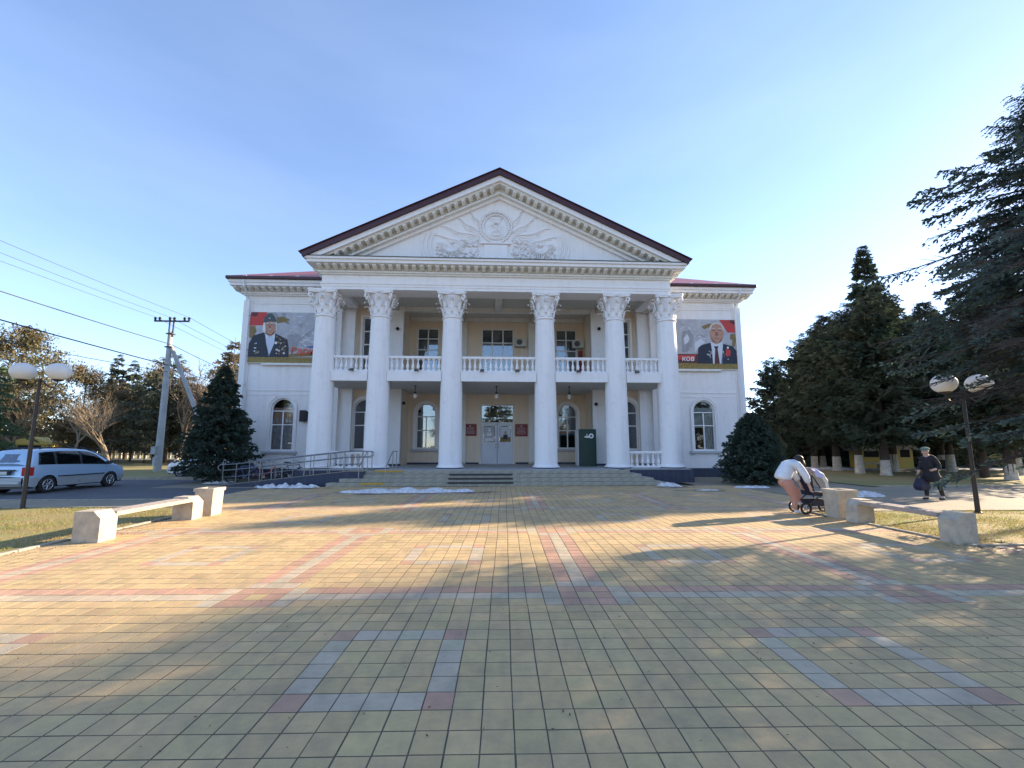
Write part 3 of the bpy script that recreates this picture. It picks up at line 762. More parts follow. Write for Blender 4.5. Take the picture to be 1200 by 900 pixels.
for k in range(4):      # corner volutes
    a = PI/4 + k*PI/2; d = Vector((math.cos(a), math.sin(a), 0)); pts = [d*.55+Vector((0,0,9.0)), d*.62+Vector((0,0,9.22)), d*.74+Vector((0,0,9.40))]
    for i in range(14):
        q = PI*.62 - i*.42; r = .15*(1-i/17); pts.append(d*(.83 + r*math.cos(q)*1.0) + Vector((0,0,9.36 + r*math.sin(q))))
    cp.tube(pts, [.035]*3+[.05]*14, 6)
    for sgn in (-1, 1):
        a = k*PI/2 + sgn*.22; d = Vector((math.cos(a), math.sin(a), 0)); t = Vector((-d.y, d.x, 0))*-sgn
        cp.tube([d*.56+Vector((0,0,8.98)), d*.62+Vector((0,0,9.2)), d*.68+Vector((0,0,9.38))+t*.03, d*.70+Vector((0,0,9.43))+t*.10, d*.70+Vector((0,0,9.36))+t*.13, d*.69+Vector((0,0,9.32))+t*.08], [.03, .035, .04, .04, .035, .03], 5)
    a = k*PI/2; d = Vector((math.cos(a), math.sin(a), 0)); cp.ell(tuple(d*.66+Vector((0,0,9.60))), .09, .09, .08, 8, 6)
cp_me = cp.mesh('capital', 'column_paint')
for x in CX:
    c = link('column', sh_me, B, (x, 0, 0)); link('column_base', ba_me, c); link('capital', cp_me, c)

# balustrades and balcony --------------------------------------------
bl = MB(); bl.box(-.075, -.075, 0, .075, .075, .06); bl.lathe([(.05, .06), (.035, .09), (.06, .13), (.082, .20), (.075, .27), (.045, .38), (.034, .48), (.05, .52), (.035, .545), (.06, .57)], seg=10); bl.box(-.07, -.07, .57, .07, .07, .62)
bl_me = bl.mesh('baluster', 'white_plaster')
def balustrade(x0, x1, z, y=-.02):
    mb = MB(); mb.box(x0, y-.13, z, x1, y+.13, z+.09, 0, .01); mb.box(x0, y-.13, z+.71, x1, y+.13, z+.84, 0, .02)
    R = bp('balustrade', mb, 'white_plaster'); n = int(round((x1-x0)/.265)) ; w = (x1-x0)/n
    for i in range(n): link('baluster', bl_me, R, (x0+w*(i+.5), y, z+.09))
for i in range(5): balustrade(CX[i]+.52, CX[i+1]-.52, 5.52)
balustrade(CX[0]+.56, CX[1]-.56, ZF+.02); balustrade(CX[4]+.56, CX[5]-.56, ZF+.02)
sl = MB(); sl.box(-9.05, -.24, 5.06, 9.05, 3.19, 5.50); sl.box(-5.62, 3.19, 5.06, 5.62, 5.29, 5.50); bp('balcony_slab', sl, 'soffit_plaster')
sl = MB()
for i in range(5): sl.box(CX[i]+.5, -.32, 5.03, CX[i+1]-.5, -.242, 5.52)
sl.box(-9.14, .4, 5.03, -9.055, 2.58, 5.52); sl.box(9.055, .4, 5.03, 9.14, 2.58, 5.52)
bp('balcony_fascia', sl, 'white_plaster')

# porch ceiling with beams
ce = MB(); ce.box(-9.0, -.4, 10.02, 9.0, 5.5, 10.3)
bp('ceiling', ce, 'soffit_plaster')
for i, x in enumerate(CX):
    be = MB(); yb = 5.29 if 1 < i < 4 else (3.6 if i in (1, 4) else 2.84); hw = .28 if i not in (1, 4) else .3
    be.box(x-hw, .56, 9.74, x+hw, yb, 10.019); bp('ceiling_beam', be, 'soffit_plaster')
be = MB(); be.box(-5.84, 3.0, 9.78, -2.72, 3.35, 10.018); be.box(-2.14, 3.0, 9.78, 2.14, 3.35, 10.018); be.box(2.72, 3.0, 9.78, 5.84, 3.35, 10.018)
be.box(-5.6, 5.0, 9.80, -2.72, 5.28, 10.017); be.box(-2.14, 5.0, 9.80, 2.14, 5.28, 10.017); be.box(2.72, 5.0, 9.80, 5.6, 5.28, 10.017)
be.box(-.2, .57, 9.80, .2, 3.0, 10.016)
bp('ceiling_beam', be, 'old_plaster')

# entablature --------------------------------------------------------
E_ = 9.06
en = MB()
en.box(-E_, -.55, 9.721, E_, .55, 9.86); en.box(-E_-.03, -.58, 9.86, E_+.03, .55, 9.99); en.box(-E_-.07, -.62, 9.99, E_+.07, .55, 10.05)
en.box(-E_, -.55, 10.05, E_, .55, 10.47)
for s in (-1, 1):
    a, b = sorted((s*E_, s*(E_-.9))); en.box(a, .551, 9.75, b, 2.6, 10.469)
bp('frieze', en, 'white_plaster')
cn = MB()
cn.box(-E_-.08, -.66, 10.47, E_+.08, 2.6, 10.55); cn.box(-E_-.14, -.74, 10.55, E_+.14, 2.6, 10.64); cn.box(-E_-.10, -.70, 10.64, E_+.10, 2.6, 10.86)
cn.box(-9.60, -1.22, 10.86, 9.60, 2.6, 11.02); cn.box(-9.66, -1.30, 11.02, 9.66, 2.6, 11.14)
C_ = bp('cornice', cn, 'old_plaster')
cf = MB(); cf.box(-9.61, -1.232, 10.865, 9.61, -1.221, 11.018); cf.box(-9.67, -1.314, 11.022, 9.67, -1.301, 11.138); part('cornice_face', cf, 'white_plaster', C_)
fl = MB(); fl.box(-9.72, -1.36, 11.141, 9.72, -.4, 11.165); part('flashing', fl, 'flashing', C_)
mo = MB(); mo.prism([(-.42, .20), (0, .20), (0, 0), (-.10, .0), (-.30, .06), (-.42, .12)], -.095, .095, 'x')
mo_me = mo.mesh('modillion', 'old_plaster')
n = 47
for i in range(n): link('modillion', mo_me, C_, (-9.05 + 18.1*i/(n-1), -.70, 10.658))
for s in (-1, 1):
    for i in range(7):
        o = link('modillion', mo_me, C_, (s*(E_+.10), -.35 + .39*i, 10.658), rotz=s*PI/2)

# pediment -----------------------------------------------------------
APX, WID = 16.0, 9.82; SLP = (16.0-11.30)/WID
def rake(a, b, y0, y1, w0=WID, base=11.16, mb=None):
    """raking band between vertical offsets a..b below the roof line, clipped at the cornice top"""
    mb = mb or MB()
    for s in (-1, 1):
        zt = lambda x: APX - SLP*x - a
        zb = lambda x: APX - SLP*x - b
        xt = min(w0, (APX - a - base)/SLP); xb = min(w0, (APX - b - base)/SLP)
        poly = [(0, zt(0)), (xt*s, zt(xt))] + ([(xb*s, zb(xb))] if abs(xb-xt) > 1e-6 or abs(zt(xt)-zb(xb)) > 1e-6 else []) + [(0, zb(0))]
        mb.prism(poly, y0, y1, 'y')
    return mb
PED = bp('pediment', rake(.295, .56, -1.30, 2.0), 'white_plaster')
part('raking_moulding', rake(.561, .66, -1.16, 2.0), 'old_plaster', PED)
part('raking_moulding', rake(.661, .88, -.72, 2.0), 'old_plaster', PED)
part('raking_moulding', rake(.881, 1.0, -.82, 2.0), 'old_plaster', PED)
part('raking_moulding', rake(1.001, 1.16, -.62, 2.0), 'white_plaster', PED)
ty = MB(); q = (APX-1.0-11.14)/SLP; ty.prism([(-q, 11.14), (q, 11.14), (0, APX-1.0)], -.46, 1.9, 'y'); part('tympanum', ty, 'white_plaster', PED)
rm = MB(); th = math.atan(SLP)
rm.prism([(-.42, .18), (0, .18), (0, 0), (-.12, .0), (-.32, .05), (-.42, .11)], -.10, .10, 'x')
rm_me = rm.mesh('modillion', 'old_plaster'); nR = 24
for s in (-1, 1):
    for i in range(nR):
        x = .36 + i*.37
        z = APX - SLP*x - .865
        if z < 11.2: continue
        o = link('modillion', rm_me, PED, (s*x, -.73, z)); o.rotation_euler = (0, s*th, 0)
# roofs
RF = bp('roof', rake(0.0, .29, -1.42, -.9, WID, 11.05), 'roof_metal'); part('roof_slope', rake(0.001, .34, -.899, 17.2, 9.5, 11.145), 'roof_metal', RF)
rt = MB()
for s in (-1, 1):
    poly = [(0, APX+.02), (9.9*s, APX+.02-SLP*9.9), (9.9*s, APX-.002-SLP*9.9), (0, APX-.002)]
    rt.prism(poly, -1.5, -.8, 'y')
part('roof_edge', rt, 'roof_metal', RF)
for s in (-1, 1):
    r = MB(); X = lambda v: v*s
    ey = 1.72
    vs_ = [(X(15.2), ey, 11.26), (X(8.6), ey, 11.26), (X(8.6), 17.4, 11.26), (X(15.2), 17.4, 11.26), (X(11.2), 5.9, 13.42), (X(8.6), 5.9, 13.42), (X(8.6), 12.4, 13.42), (X(11.2), 12.4, 13.42)]
    fs = [(0, 1, 5, 4), (0, 4, 7, 3), (4, 5, 6, 7), (3, 7, 6, 2), (0, 3, 2, 1), (1, 2, 6, 5)]
    if s > 0: fs = [tuple(reversed(f_)) for f_ in fs]
    r.add(vs_, fs); R_ = bp('wing_roof', r, 'roof_sheet')
    gt = MB(); a, b = sorted((X(9.0), X(15.28))); gt.box(a, ey-.06, 11.09, b, ey+.06, 11.255, 0, .02); a, b = sorted((X(15.16), X(15.28))); gt.box(a, ey+.06, 11.09, b, 17.4, 11.255)
    part('gutter', gt, 'roof_metal', R_)
    sg = MB()
    for i in range(4): xx = X(9.9+1.45*i); sg.box(xx-.10, ey-.02, 11.256, xx+.10, ey+.02, 11.30)
    part('snow_guard', sg, 'frame_white', R_)
    c = MB(); a, b = sorted((X(9.2), X(14.68))); c.box(a, 2.46, 10.40, b, 17.06, 10.47); a, b = sorted((X(9.2), X(14.76))); c.box(a, 2.36, 10.47, b, 17.08, 10.56)
    a, b = sorted((X(9.2), X(14.74))); c.box(a, 2.40, 10.56, b, 17.06, 10.76)
    a, b = sorted((X(9.2), X(15.12))); c.box(a, 1.86, 10.76, b, 17.3, 10.93); a, b = sorted((X(9.2), X(15.18))); c.box(a, 1.79, 10.93, b, 17.32, 11.085)
    K = bp('cornice', c, 'white_plaster')
    for i in range(15): o = link('modillion', mo_me, K, (X(9.45 + i*.39), 2.40, 10.562))
    for i in range(10): link('modillion', mo_me, K, (X(14.74), 2.7 + i*.39, 10.562), rotz=s*PI/2)
    dp = MB(); xx = X(14.3); dp.tube([(xx, 1.74, 11.05), (xx, 1.80, 10.7), (xx, 2.42, 10.2), (xx, 2.45, 10.0), (xx, 2.45, .5), (xx, 2.2, .25)], .055, 8)
    for zz in (9.2, 7.2, 5.2, 3.2, 1.4): dp.box(xx-.075, 2.4, zz, xx+.075, 2.56, zz+.04)
    bp('drainpipe', dp, 'frame_white')
    dp = MB(); dp.tube([(X(9.62), 2.48, 10.4), (X(9.62), 2.48, .6)], .05, 8); bp('drainpipe', dp, 'sill_grey')
for x in (-8.2, -2.6, 0.02, 4.4, 8.0):
    pass

# emblem relief ------------------------------------------------------
em = MB(); ye = -.50; ex, ez = -.18, 13.30
for k in range(72):
    a = 2*PI*k/72 + PI/2
    if abs(((a+PI/2) % (2*PI)) - 0) < .35 or abs(((a+PI/2) % (2*PI)) - 2*PI) < .35: continue
    r = .80 + .05*(k % 2); em.ell((ex+r*math.cos(a), ye, ez+r*math.sin(a)*1.02), .075, .09, .06, 7, 5)
em.lathe([(.62, 0), (.68, .04), (.74, 0)], (0, 0), 36, cap=False); o0 = len(em.v)
# turn that last lathe to face the viewer
for i in range(o0-36*3, o0): x, y, z = em.v[i]; em.v[i] = (ex+x, ye+.0-z*1.6, ez+y)
for k in range(15):       # sun rays in the upper part
    a = math.radians(55 + 5*k); em.tube([(ex+.16*math.cos(a), ye-.0, ez+.02+.16*math.sin(a)), (ex+.55*math.cos(a), ye-.0, ez+.02+.55*math.sin(a))], [.008, .022], 4)
arc = [(ex-.02+.24*math.cos(math.radians(t)), ye-.07, ez-.02+.24*math.sin(math.radians(t))) for t in range(120, -110, -15)]
em.tube(arc, [.012, .02, .028, .034, .038, .04, .04, .038, .036, .034, .032, .030, .028, .026, .026, .026][:len(arc)], 6)
em.tube([(ex-.08, ye-.07, ez-.26), (ex-.2, ye-.07, ez-.36)], .03, 6)
em.tube([(ex-.17, ye-.08, ez+.09), (ex+.24, ye-.08, ez-.33)], .026, 6)
hm = [(ex-.26, ye-.09, ez+.03), (ex-.11, ye-.09, ez+.17)]; em.tube(hm, .05, 4)
em.tube([(ex+.28*math.cos(math.radians(t)), ye-.05, ez-.30+.20*math.sin(math.radians(t))) for t in range(200, 345, 20)], .04, 5)
em.box(ex-.80, -.62, 12.30, ex+.80, -.455, 12.38, 0, .02); em.box(ex-.62, -.56, 11.6, ex+.62, -.455, 12.29, 0, .02); em.box(ex-.72, -.60, 11.18, ex+.72, -.455, 11.6, 0, .02)
random.seed(11)
for s in (-1, 1):
    fx, fz = ex + s*2.35, 12.12
    for k in range(24):   # shell of cornucopia
        a = math.radians(150 + 220*k/23); 
        if s < 0: a = PI - a
        r = .72; em.tube([(fx+.12*math.cos(a), ye, fz+.1+.12*math.sin(a)), (fx+.45*math.cos(a), ye-.13, fz+.1+.45*math.sin(a)*.92), (fx+r*math.cos(a), ye-.0, fz+.1+r*math.sin(a)*.9)], [.012, .035, .042], 5)
    for k in range(3):    # outer scroll
        em.tube([(fx+s*(.8+.22*k)+ .28*math.sin(t*.5)*s, ye, 11.25+ t*.28) for t in range(7)], [.03, .04, .045, .04, .035, .03, .02], 5)
    for (x0, z0, x1, z1) in ((.85, 12.7, 2.9, 13.25), (.9, 13.0, 2.2, 13.9), (.8, 13.4, 1.5, 14.35), (1.0, 12.4, 3.3, 12.75)):  # draped flags
        pts = []; n = 7
        for i in range(n+1):
            u = i/n; pts.append((ex+s*(x0+(x1-x0)*u), ye, z0+(z1-z0)*u+.06*math.sin(u*9)))
        em.tube(pts, .022, 5)
        for q in range(3):
            em.tube([(p[0], p[1]+.02, p[2]-.10*(q+1)-.03*math.sin(p[0]*7+q)) for p in pts[:n-q]], .012, 4)
    for k in range(170):   # fruit, leaves
        u = random.random(); x = ex + s*(.85 + 2.3*u); z = 11.35 + random.random()*(1.25 - .35*u) ; r = random.uniform(.04, .10)
        em.ell((x, ye+.01, z), r*random.uniform(.6, 1.3), .11, r*random.uniform(.5, 1), 7, 5)
part('relief', em, 'white_plaster', PED)

# ------------------------------------------------------------------ things on and round the building
def W(x, y, z=0.0): return (x+0.3, y+21.9, z)      # building-local point to world
def text_mesh(body, size, m, ext=0.006, shear=0.0):
    cu = bpy.data.curves.new('text', 'FONT'); cu.body = body; cu.size = size; cu.extrude = ext; cu.shear = shear; cu.offset = size*0.012
    o = bpy.data.objects.new('text', cu); COL.objects.link(o); bpy.context.view_layer.update()
    me = bpy.data.meshes.new_from_object(o.evaluated_get(bpy.context.evaluated_depsgraph_get())); bpy.data.objects.remove(o)
    me.materials.clear(); me.materials.append(MATS[m]); return me

# posters: u 0..1 left-right, v 0..1 top-bottom
def poster(name, label, x0, x1, ztop, zbot, y, items, mats, fine=1.0):
    P = thing(name, label, 'banner', W((x0+x1)/2, y, zbot), 0, 'portrait banners on the wings')
    w = x1-x0; h = ztop-zbot
    bd = MB(); bd.box(-w/2, -.02, 0, w/2, .045, h, 0); part('panel', bd, mats[0], P)
    lay = 0
    mb = MB(); used = list(dict.fromkeys(m for m, _ in items))
    for m, pts in items:
        lay += 1; yy = -.021 - lay*.0004
        q = [(-w/2 + w*u, h*(1-v)) for u, v in pts]
        area = sum(q[i][0]*q[(i+1) % len(q)][1] - q[(i+1) % len(q)][0]*q[i][1] for i in range(len(q)))
        if area < 0: q.reverse()
        tris = tessellate_polygon([[Vector((a, b, 0)) for a, b in q]]); fs = []
        for t in tris:
            A, Bq, Cq = (q[i] for i in t); s_ = (Bq[0]-A[0])*(Cq[1]-A[1]) - (Bq[1]-A[1])*(Cq[0]-A[0])
            fs.append(tuple(t) if s_ > 0 else tuple(reversed(t)))
        mb.add([(a, yy, b) for a, b in q], fs, used.index(m))
    part('print', mb, used, P)
    fr = MB(); fr.box(-w/2-.02, -.03, -.03, w/2+.02, .05, 0.0); fr.box(-w*.33, -.10, -.14, w*.28, .05, -.032); part('batten', fr, 'old_plaster', P)
    return P, w, h
def oval(cx, cy, rx, ry, n=18, a0=0, a1=2*PI): return [(cx+rx*math.cos(a0+(a1-a0)*i/n), cy+ry*math.sin(a0+(a1-a0)*i/n)) for i in range(n + (0 if a1-a0 > 6 else 1))]
# left banner (visible 3.72 m, continues behind the column)
def LU(x, y): v = (y-58)/600; return ((x - (158-53*v))/930.0, v)
def L(*p): return [LU(a, b) for a, b in p]
rl = random.Random(5)
items = [('p_red', L((158, 58), (345, 58), (330, 100), (300, 150), (290, 215), (135, 222))),
         ('p_maroon', L((165, 62), (240, 60), (232, 100), (190, 112), (162, 96))),
         ('p_grey', L((345, 58), (560, 58), (590, 300), (420, 300))),
         ('p_midgrey', L((385, 62), (440, 62), (470, 110), (430, 150))), ('p_midgrey', L((510, 62), (552, 62), (545, 120), (500, 118))),
         ('p_midgrey', L((560, 330), (640, 320), (690, 380), (660, 470), (600, 540), (565, 500))),
         ('p_midgrey', L((690, 380), (905, 215), (905, 226), (690, 396))), ('p_midgrey', L((640, 300), (700, 330), (720, 400), (680, 390))),
         ('p_olive', L((140, 230), (200, 222), (215, 290), (160, 380), (132, 350))),
         ('p_olive', L((440, 120), (520, 108), (600, 150), (560, 160), (590, 200), (530, 175), (450, 190))),
         ('p_olive', L((560, 560), (905, 520), (905, 570), (560, 590))),
         ('p_blue', L((760, 470), (905, 440), (905, 480), (800, 480))),
         ('p_gold', [(0, .89), (1, .89), (1, 1), (0, 1)]),
         ('p_skin', [LU(365+72*math.cos(a), 245+88*math.sin(a)) for a in [i*2*PI/20 for i in range(20)]]),
         ('p_white', L((297, 190), (312, 175), (318, 300), (300, 320), (284, 260))), ('p_hair', L((436, 185), (452, 200), (450, 290), (432, 280))),
         ('p_cap', L((296, 185), (310, 120), (352, 72), (395, 72), (425, 110), (448, 172), (370, 172))), ('p_midgrey', L((352, 130), (366, 118), (380, 130), (366, 144))),
         ('p_shade', L((330, 204), (352, 200), (352, 212), (332, 214))), ('p_shade', L((378, 200), (402, 204), (400, 214), (378, 212))),
         ('p_white', L((330, 188), (354, 183), (354, 190), (331, 195))), ('p_white', L((377, 183), (403, 188), (402, 195), (377, 190))),
         ('p_shade', L((358, 215), (372, 215), (378, 246), (352, 246))), ('p_shade', L((335, 262), (395, 262), (384, 278), (346, 278))), ('p_white', L((345, 266), (385, 266), (380, 271), (350, 271))),
         ('p_shade', L((312, 285), (420, 285), (400, 330), (365, 342), (330, 326))), ('p_skin', L((322, 250), (410, 250), (408, 290), (380, 322), (352, 322), (326, 296))),
         ('p_shade', L((335, 264), (395, 264), (384, 279), (346, 279))), ('p_white', L((345, 267), (385, 267), (380, 272), (350, 272))),
         ('p_navy', L((110, 592), (128, 440), (180, 340), (305, 300), (345, 592))), ('p_navy', L((345, 592), (425, 312), (500, 350), (560, 385), (572, 480), (566, 592))),
         ('p_shirt', L((312, 312), (342, 340), (365, 345), (392, 338), (425, 312), (412, 430), (350, 575), (322, 430))),
         ('p_white', L((312, 312), (342, 340), (328, 385))), ('p_white', L((425, 312), (392, 338), (412, 380))), ('p_midgrey', L((362, 345), (370, 345), (366, 372)))]
for k in range(30):
    x = rl.uniform(430, 545); y = rl.uniform(350, 560); r = rl.uniform(7, 15)
    items.append((rl.choice(['p_gold', 'p_olive', 'p_hair', 'p_maroon']), [LU(x+r*math.cos(a), y+r*math.sin(a)) for a in [i*PI/4 for i in range(8)]]))
for k in range(12):
    x = rl.uniform(175, 240); y = rl.uniform(430, 550); r = rl.uniform(5, 10)
    items.append((rl.choice(['p_hair', 'p_shirt', 'p_gold']), [LU(x+r*math.cos(a), y+r*math.sin(a)) for a in [i*PI/4 for i in range(8)]]))
items.append(('p_white', [LU(432+15*math.cos(a), 425+17*math.sin(a)) for a in [i*PI/5 for i in range(10)]]))
for k in range(26):   # faint drawn scene
    x = rl.uniform(590, 900); y = rl.uniform(70, 440); dx = rl.uniform(20, 90); dy = rl.uniform(-30, 40); items.insert(3, ('p_midgrey' if rl.random() < .4 else 'p_shirt2', L((x, y), (x+dx, y+dy), (x+dx*.8, y+dy+rl.uniform(4, 16)), (x-6, y+rl.uniform(6, 20)))))
PL, w, h = poster('portrait_banner', 'printed banner of a man in a side cap and medals left of the portico', -14.18, -9.55, 9.40, 6.45, 2.5, items, ['p_grey'])
t = text_mesh('Вари', .56, 'p_orange', .004, .12); o = link('lettering', t, PL, (w*.505-w/2, -.070, .50)); o.rotation_euler = (PI/2, 0, 0)
# right banner
def RU(x, y): return ((x+190 - (y-170)*.06)/1100.0, (y-170)/640.0)
def Rr(*p): return [RU(a, b) for a, b in p]
items = [('p_red', Rr((680, 172), (902, 172), (908, 338), (800, 338), (740, 250))), ('p_maroon', Rr((820, 174), (902, 174), (900, 230), (850, 215))),
         ('p_olive', Rr((430, 262), (520, 225), (600, 225), (580, 262), (520, 275), (470, 300), (450, 285))), ('p_olive', Rr((838, 360), (900, 350), (920, 430), (900, 520), (860, 515), (872, 440), (835, 420))),
         ('p_midgrey', Rr((150, 330), (260, 310), (320, 400), (300, 520), (230, 590), (150, 600))), ('p_shirt2', Rr((175, 420), (220, 360), (260, 420), (240, 470), (190, 500))),
         ('p_midgrey', Rr((350, 380), (420, 362), (480, 400), (470, 410), (415, 376), (352, 392))), ('p_shirt2', Rr((330, 480), (420, 420), (480, 470), (400, 520), (340, 600))),
         ('p_maroon', Rr((-190, 620), (380, 620), (380, 742), (-190, 742))), ('p_red', Rr((-190, 640), (350, 632), (330, 690), (-190, 700))),
         ('p_gold', [(0, .885), (1.0, .885), (1.0, 1), (0, 1)]),
         ('p_skin', [RU(645+102*math.cos(a), 340+140*math.sin(a)) for a in [i*2*PI/24 for i in range(24)]]),
         ('p_hair', Rr((540, 330), (550, 250), (590, 215), (645, 203), (700, 215), (742, 255), (752, 330), (730, 300), (705, 240), (645, 225), (585, 240), (560, 300))),
         ('p_shade', Rr((575, 305), (622, 300), (622, 318), (580, 322))), ('p_shade', Rr((668, 300), (715, 305), (712, 322), (668, 318))),
         ('p_hair', Rr((572, 288), (622, 280), (622, 288), (575, 296))), ('p_hair', Rr((668, 280), (718, 288), (715, 296), (668, 288))),
         ('p_shade', Rr((634, 330), (656, 330), (668, 378), (622, 378))), ('p_shade', Rr((605, 405), (685, 405), (668, 422), (622, 422))), ('p_hair', Rr((625, 408), (665, 408), (660, 412), (630, 412))),
         ('p_shade', Rr((560, 400), (580, 450), (640, 485), (620, 460), (580, 420))), ('p_shade', Rr((730, 400), (712, 450), (655, 485), (675, 460), (712, 420))),
         ('p_navy', Rr((372, 742), (382, 540), (440, 500), (560, 470), (600, 742))), ('p_navy', Rr((720, 742), (735, 485), (870, 515), (930, 580), (942, 742))),
         ('p_shirt2', Rr((556, 460), (600, 480), (645, 492), (700, 470), (732, 452), (728, 560), (700, 742), (592, 742), (575, 560))),
         ('p_navy', Rr((605, 512), (640, 520), (665, 512), (660, 545), (615, 545))), ('p_maroon', Rr((622, 545), (655, 545), (688, 742), (612, 742)))]
for k in range(18):
    x = rl.uniform(730, 830); y = rl.uniform(560, 700); r = rl.uniform(8, 18); items.append((rl.choice(['p_red', 'p_maroon', 'p_blue', 'p_hair']), [RU(x+r*.8*math.cos(a), y+r*math.sin(a)) for a in [i*PI/4 for i in range(8)]]))
items.append(('p_white', Rr((785, 525), (812, 520), (815, 545), (790, 548)))); items.append(('p_red', Rr((770, 560), (795, 545), (845, 575), (835, 640), (780, 650))))
for k in range(9):
    x = rl.uniform(510, 575); y = rl.uniform(575, 680); r = rl.uniform(7, 13); items.append((rl.choice(['p_hair', 'p_midgrey']), [RU(x+r*math.cos(a), y+r*math.sin(a)) for a in [i*PI/4 for i in range(8)]]))
for k in range(24):
    x = rl.uniform(-150, 470); y = rl.uniform(190, 590); dx = rl.uniform(20, 80); dy = rl.uniform(-30, 40); items.insert(2, ('p_midgrey' if rl.random() < .5 else 'p_shirt2', Rr((x, y), (x+dx, y+dy), (x+dx*.8, y+dy+rl.uniform(4, 16)), (x-6, y+rl.uniform(6, 20)))))
PR, w, h = poster('portrait_banner', 'printed banner of a bald man in suit and tie right of the portico', 9.55, 14.28, 9.32, 6.30, 2.5, items, ['p_grey'])
t = text_mesh('ков', .46, 'p_white', .004, .1); o = link('lettering', t, PR, (w*.25-w/2+.13, -.062, .47)); o.rotation_euler = (PI/2, 0, 0)

# red plaques beside the door
for x0, x1, z0, z1, lab in ((-2.13, -1.31, 2.4, 3.16, 'burgundy name plaque on the wall left of the white door'), (1.13, 1.93, 2.38, 3.16, 'burgundy name plaque on the wall right of the white door')):
    P = thing('wall_plaque', lab, 'plaque', W((x0+x1)/2, 5.27, z0), 0, 'plaques beside the door')
    w = x1-x0; m_ = MB(); m_.box(-w/2, -.02, 0, w/2, .025, z1-z0, 0, .006); part('panel', m_, 'plaque_red', P)
    m_ = MB()
    m_.ell((0, -.024, (z1-z0)*.84), .05, .004, .055, 10, 5)
    for k in range(6):
        ww = w*random.uniform(.5, .8); zz = (z1-z0)*(.68-.1*k); m_.box(-ww/2, -.025, zz, ww/2, -.021, zz+.022)
    part('inscription', m_, 'plaque_ink', P)
# air conditioners
for x, z, lab in ((1.46, 8.14, 'white air conditioner on the cream wall beside the wide balcony window'), (5.2, 8.07, 'white air conditioner on the cream wall by the right balcony corner')):
    A = thing('air_conditioner', lab, 'air conditioner', W(x, 4.98, z), 0, 'air conditioners above the balcony')
    m_ = MB(); m_.box(-.37, -.14, 0, .37, .14, .52, 0, .02); part('casing', m_, 'ac_white', A)
    m_ = MB(); m_.lathe([(.19, 0), (.19, .015), (.05, .02)], (0, 0), 20)
    for i in range(len(m_.v)): a, b, c = m_.v[i]; m_.v[i] = (-.07+a, -.142-c, .26+b)
    part('fan', m_, 'black', A)
    m_ = MB()
    for k in range(5): m_.box(-.27, -.172, .10+.08*k-.006, .13, -.165, .10+.08*k+.006)
    part('grille', m_, 'ac_white', A)
    m_ = MB(); m_.box(-.3, -.14, -.05, -.26, .30, -.002); m_.box(.26, -.14, -.05, .30, .30, -.002); part('bracket', m_, 'steel_rail', A)
# small red cabinet near the right corner of the balcony
m_ = MB(); m_.box(-.14, -.09, 0, .14, .09, 1.9, 0, .015); m_.box(-.11, -.10, .5, .11, -.091, .54); tag(part('fire_cabinet', m_, 'cabinet_red', None, W(5.36, 5.02, 6.0), smooth=False), 'red narrow cabinet on the balcony under the right air conditioner', 'cabinet')
# green locker
Kk = thing('parcel_terminal', 'dark green standing terminal with white ring emblem under the right arched window', 'terminal', W(4.98, 2.15, ZF))
m_ = MB(); m_.prism([(-.36, 0), (.44, 0), (.44, 1.78), (.36, 1.90), (-.36, 2.06)], -.50, .50, 'x'); part('casing', m_, 'kiosk_green', Kk)
for i in range(len(Kk.children)): pass
m_ = MB(); m_.box(-.53, -.37, .02, -.502, .45, 2.0); part('side_panel', m_, 'frame_white', Kk)
m_ = MB()
def disc_ring(mb, cx, cz, r0, r1, y, n=24):
    vs_ = []; 
    for k in range(n): a = 2*PI*k/n; vs_ += [(cx+r0*math.cos(a), y, cz+r0*math.sin(a)), (cx+r1*math.cos(a), y, cz+r1*math.sin(a))]
    mb.add(vs_, [(2*k, 2*k+1, 2*((k+1) % n)+1, 2*((k+1) % n)) for k in range(n)])
disc_ring(m_, .22, 1.68, .06, .14, -.366); m_.prism([(-.20, 1.62), (-.05, 1.70), (.06, 1.70), (.14, 1.60), (.02, 1.57), (-.12, 1.59)], -.367, -.3655, 'y'); m_.prism([(-.08, 1.76), (0, 1.80), (.02, 1.74)], -.367, -.3655, 'y')
part('emblem', m_, 'frame_white', Kk)
# pendant lamps
for x, lab in ((-4.55, 'hanging glass lamp under the balcony in front of the left arched window'), (-.1, 'hanging glass lamp under the balcony in front of the door'), (3.95, 'hanging glass lamp under the balcony in front of the right arched window')):
    P = thing('pendant_lamp', lab, 'lamp', W(x, 1.5, 4.40), 0, 'pendant lamps under the balcony')
    m_ = MB(); m_.tube([(0, 0, .28), (0, 0, .66)], .02, 6); m_.lathe([(.06, .62), (.06, .66)], seg=10); m_.lathe([(.07, .20), (.06, .30), (.02, .32)], seg=10); part('stem', m_, 'black', P)
    m_ = MB(); m_.lathe([(.04, -.06), (.10, 0), (.11, .10), (.07, .21)], seg=12); part('glass_shade', m_, 'globe', P, smooth=True)
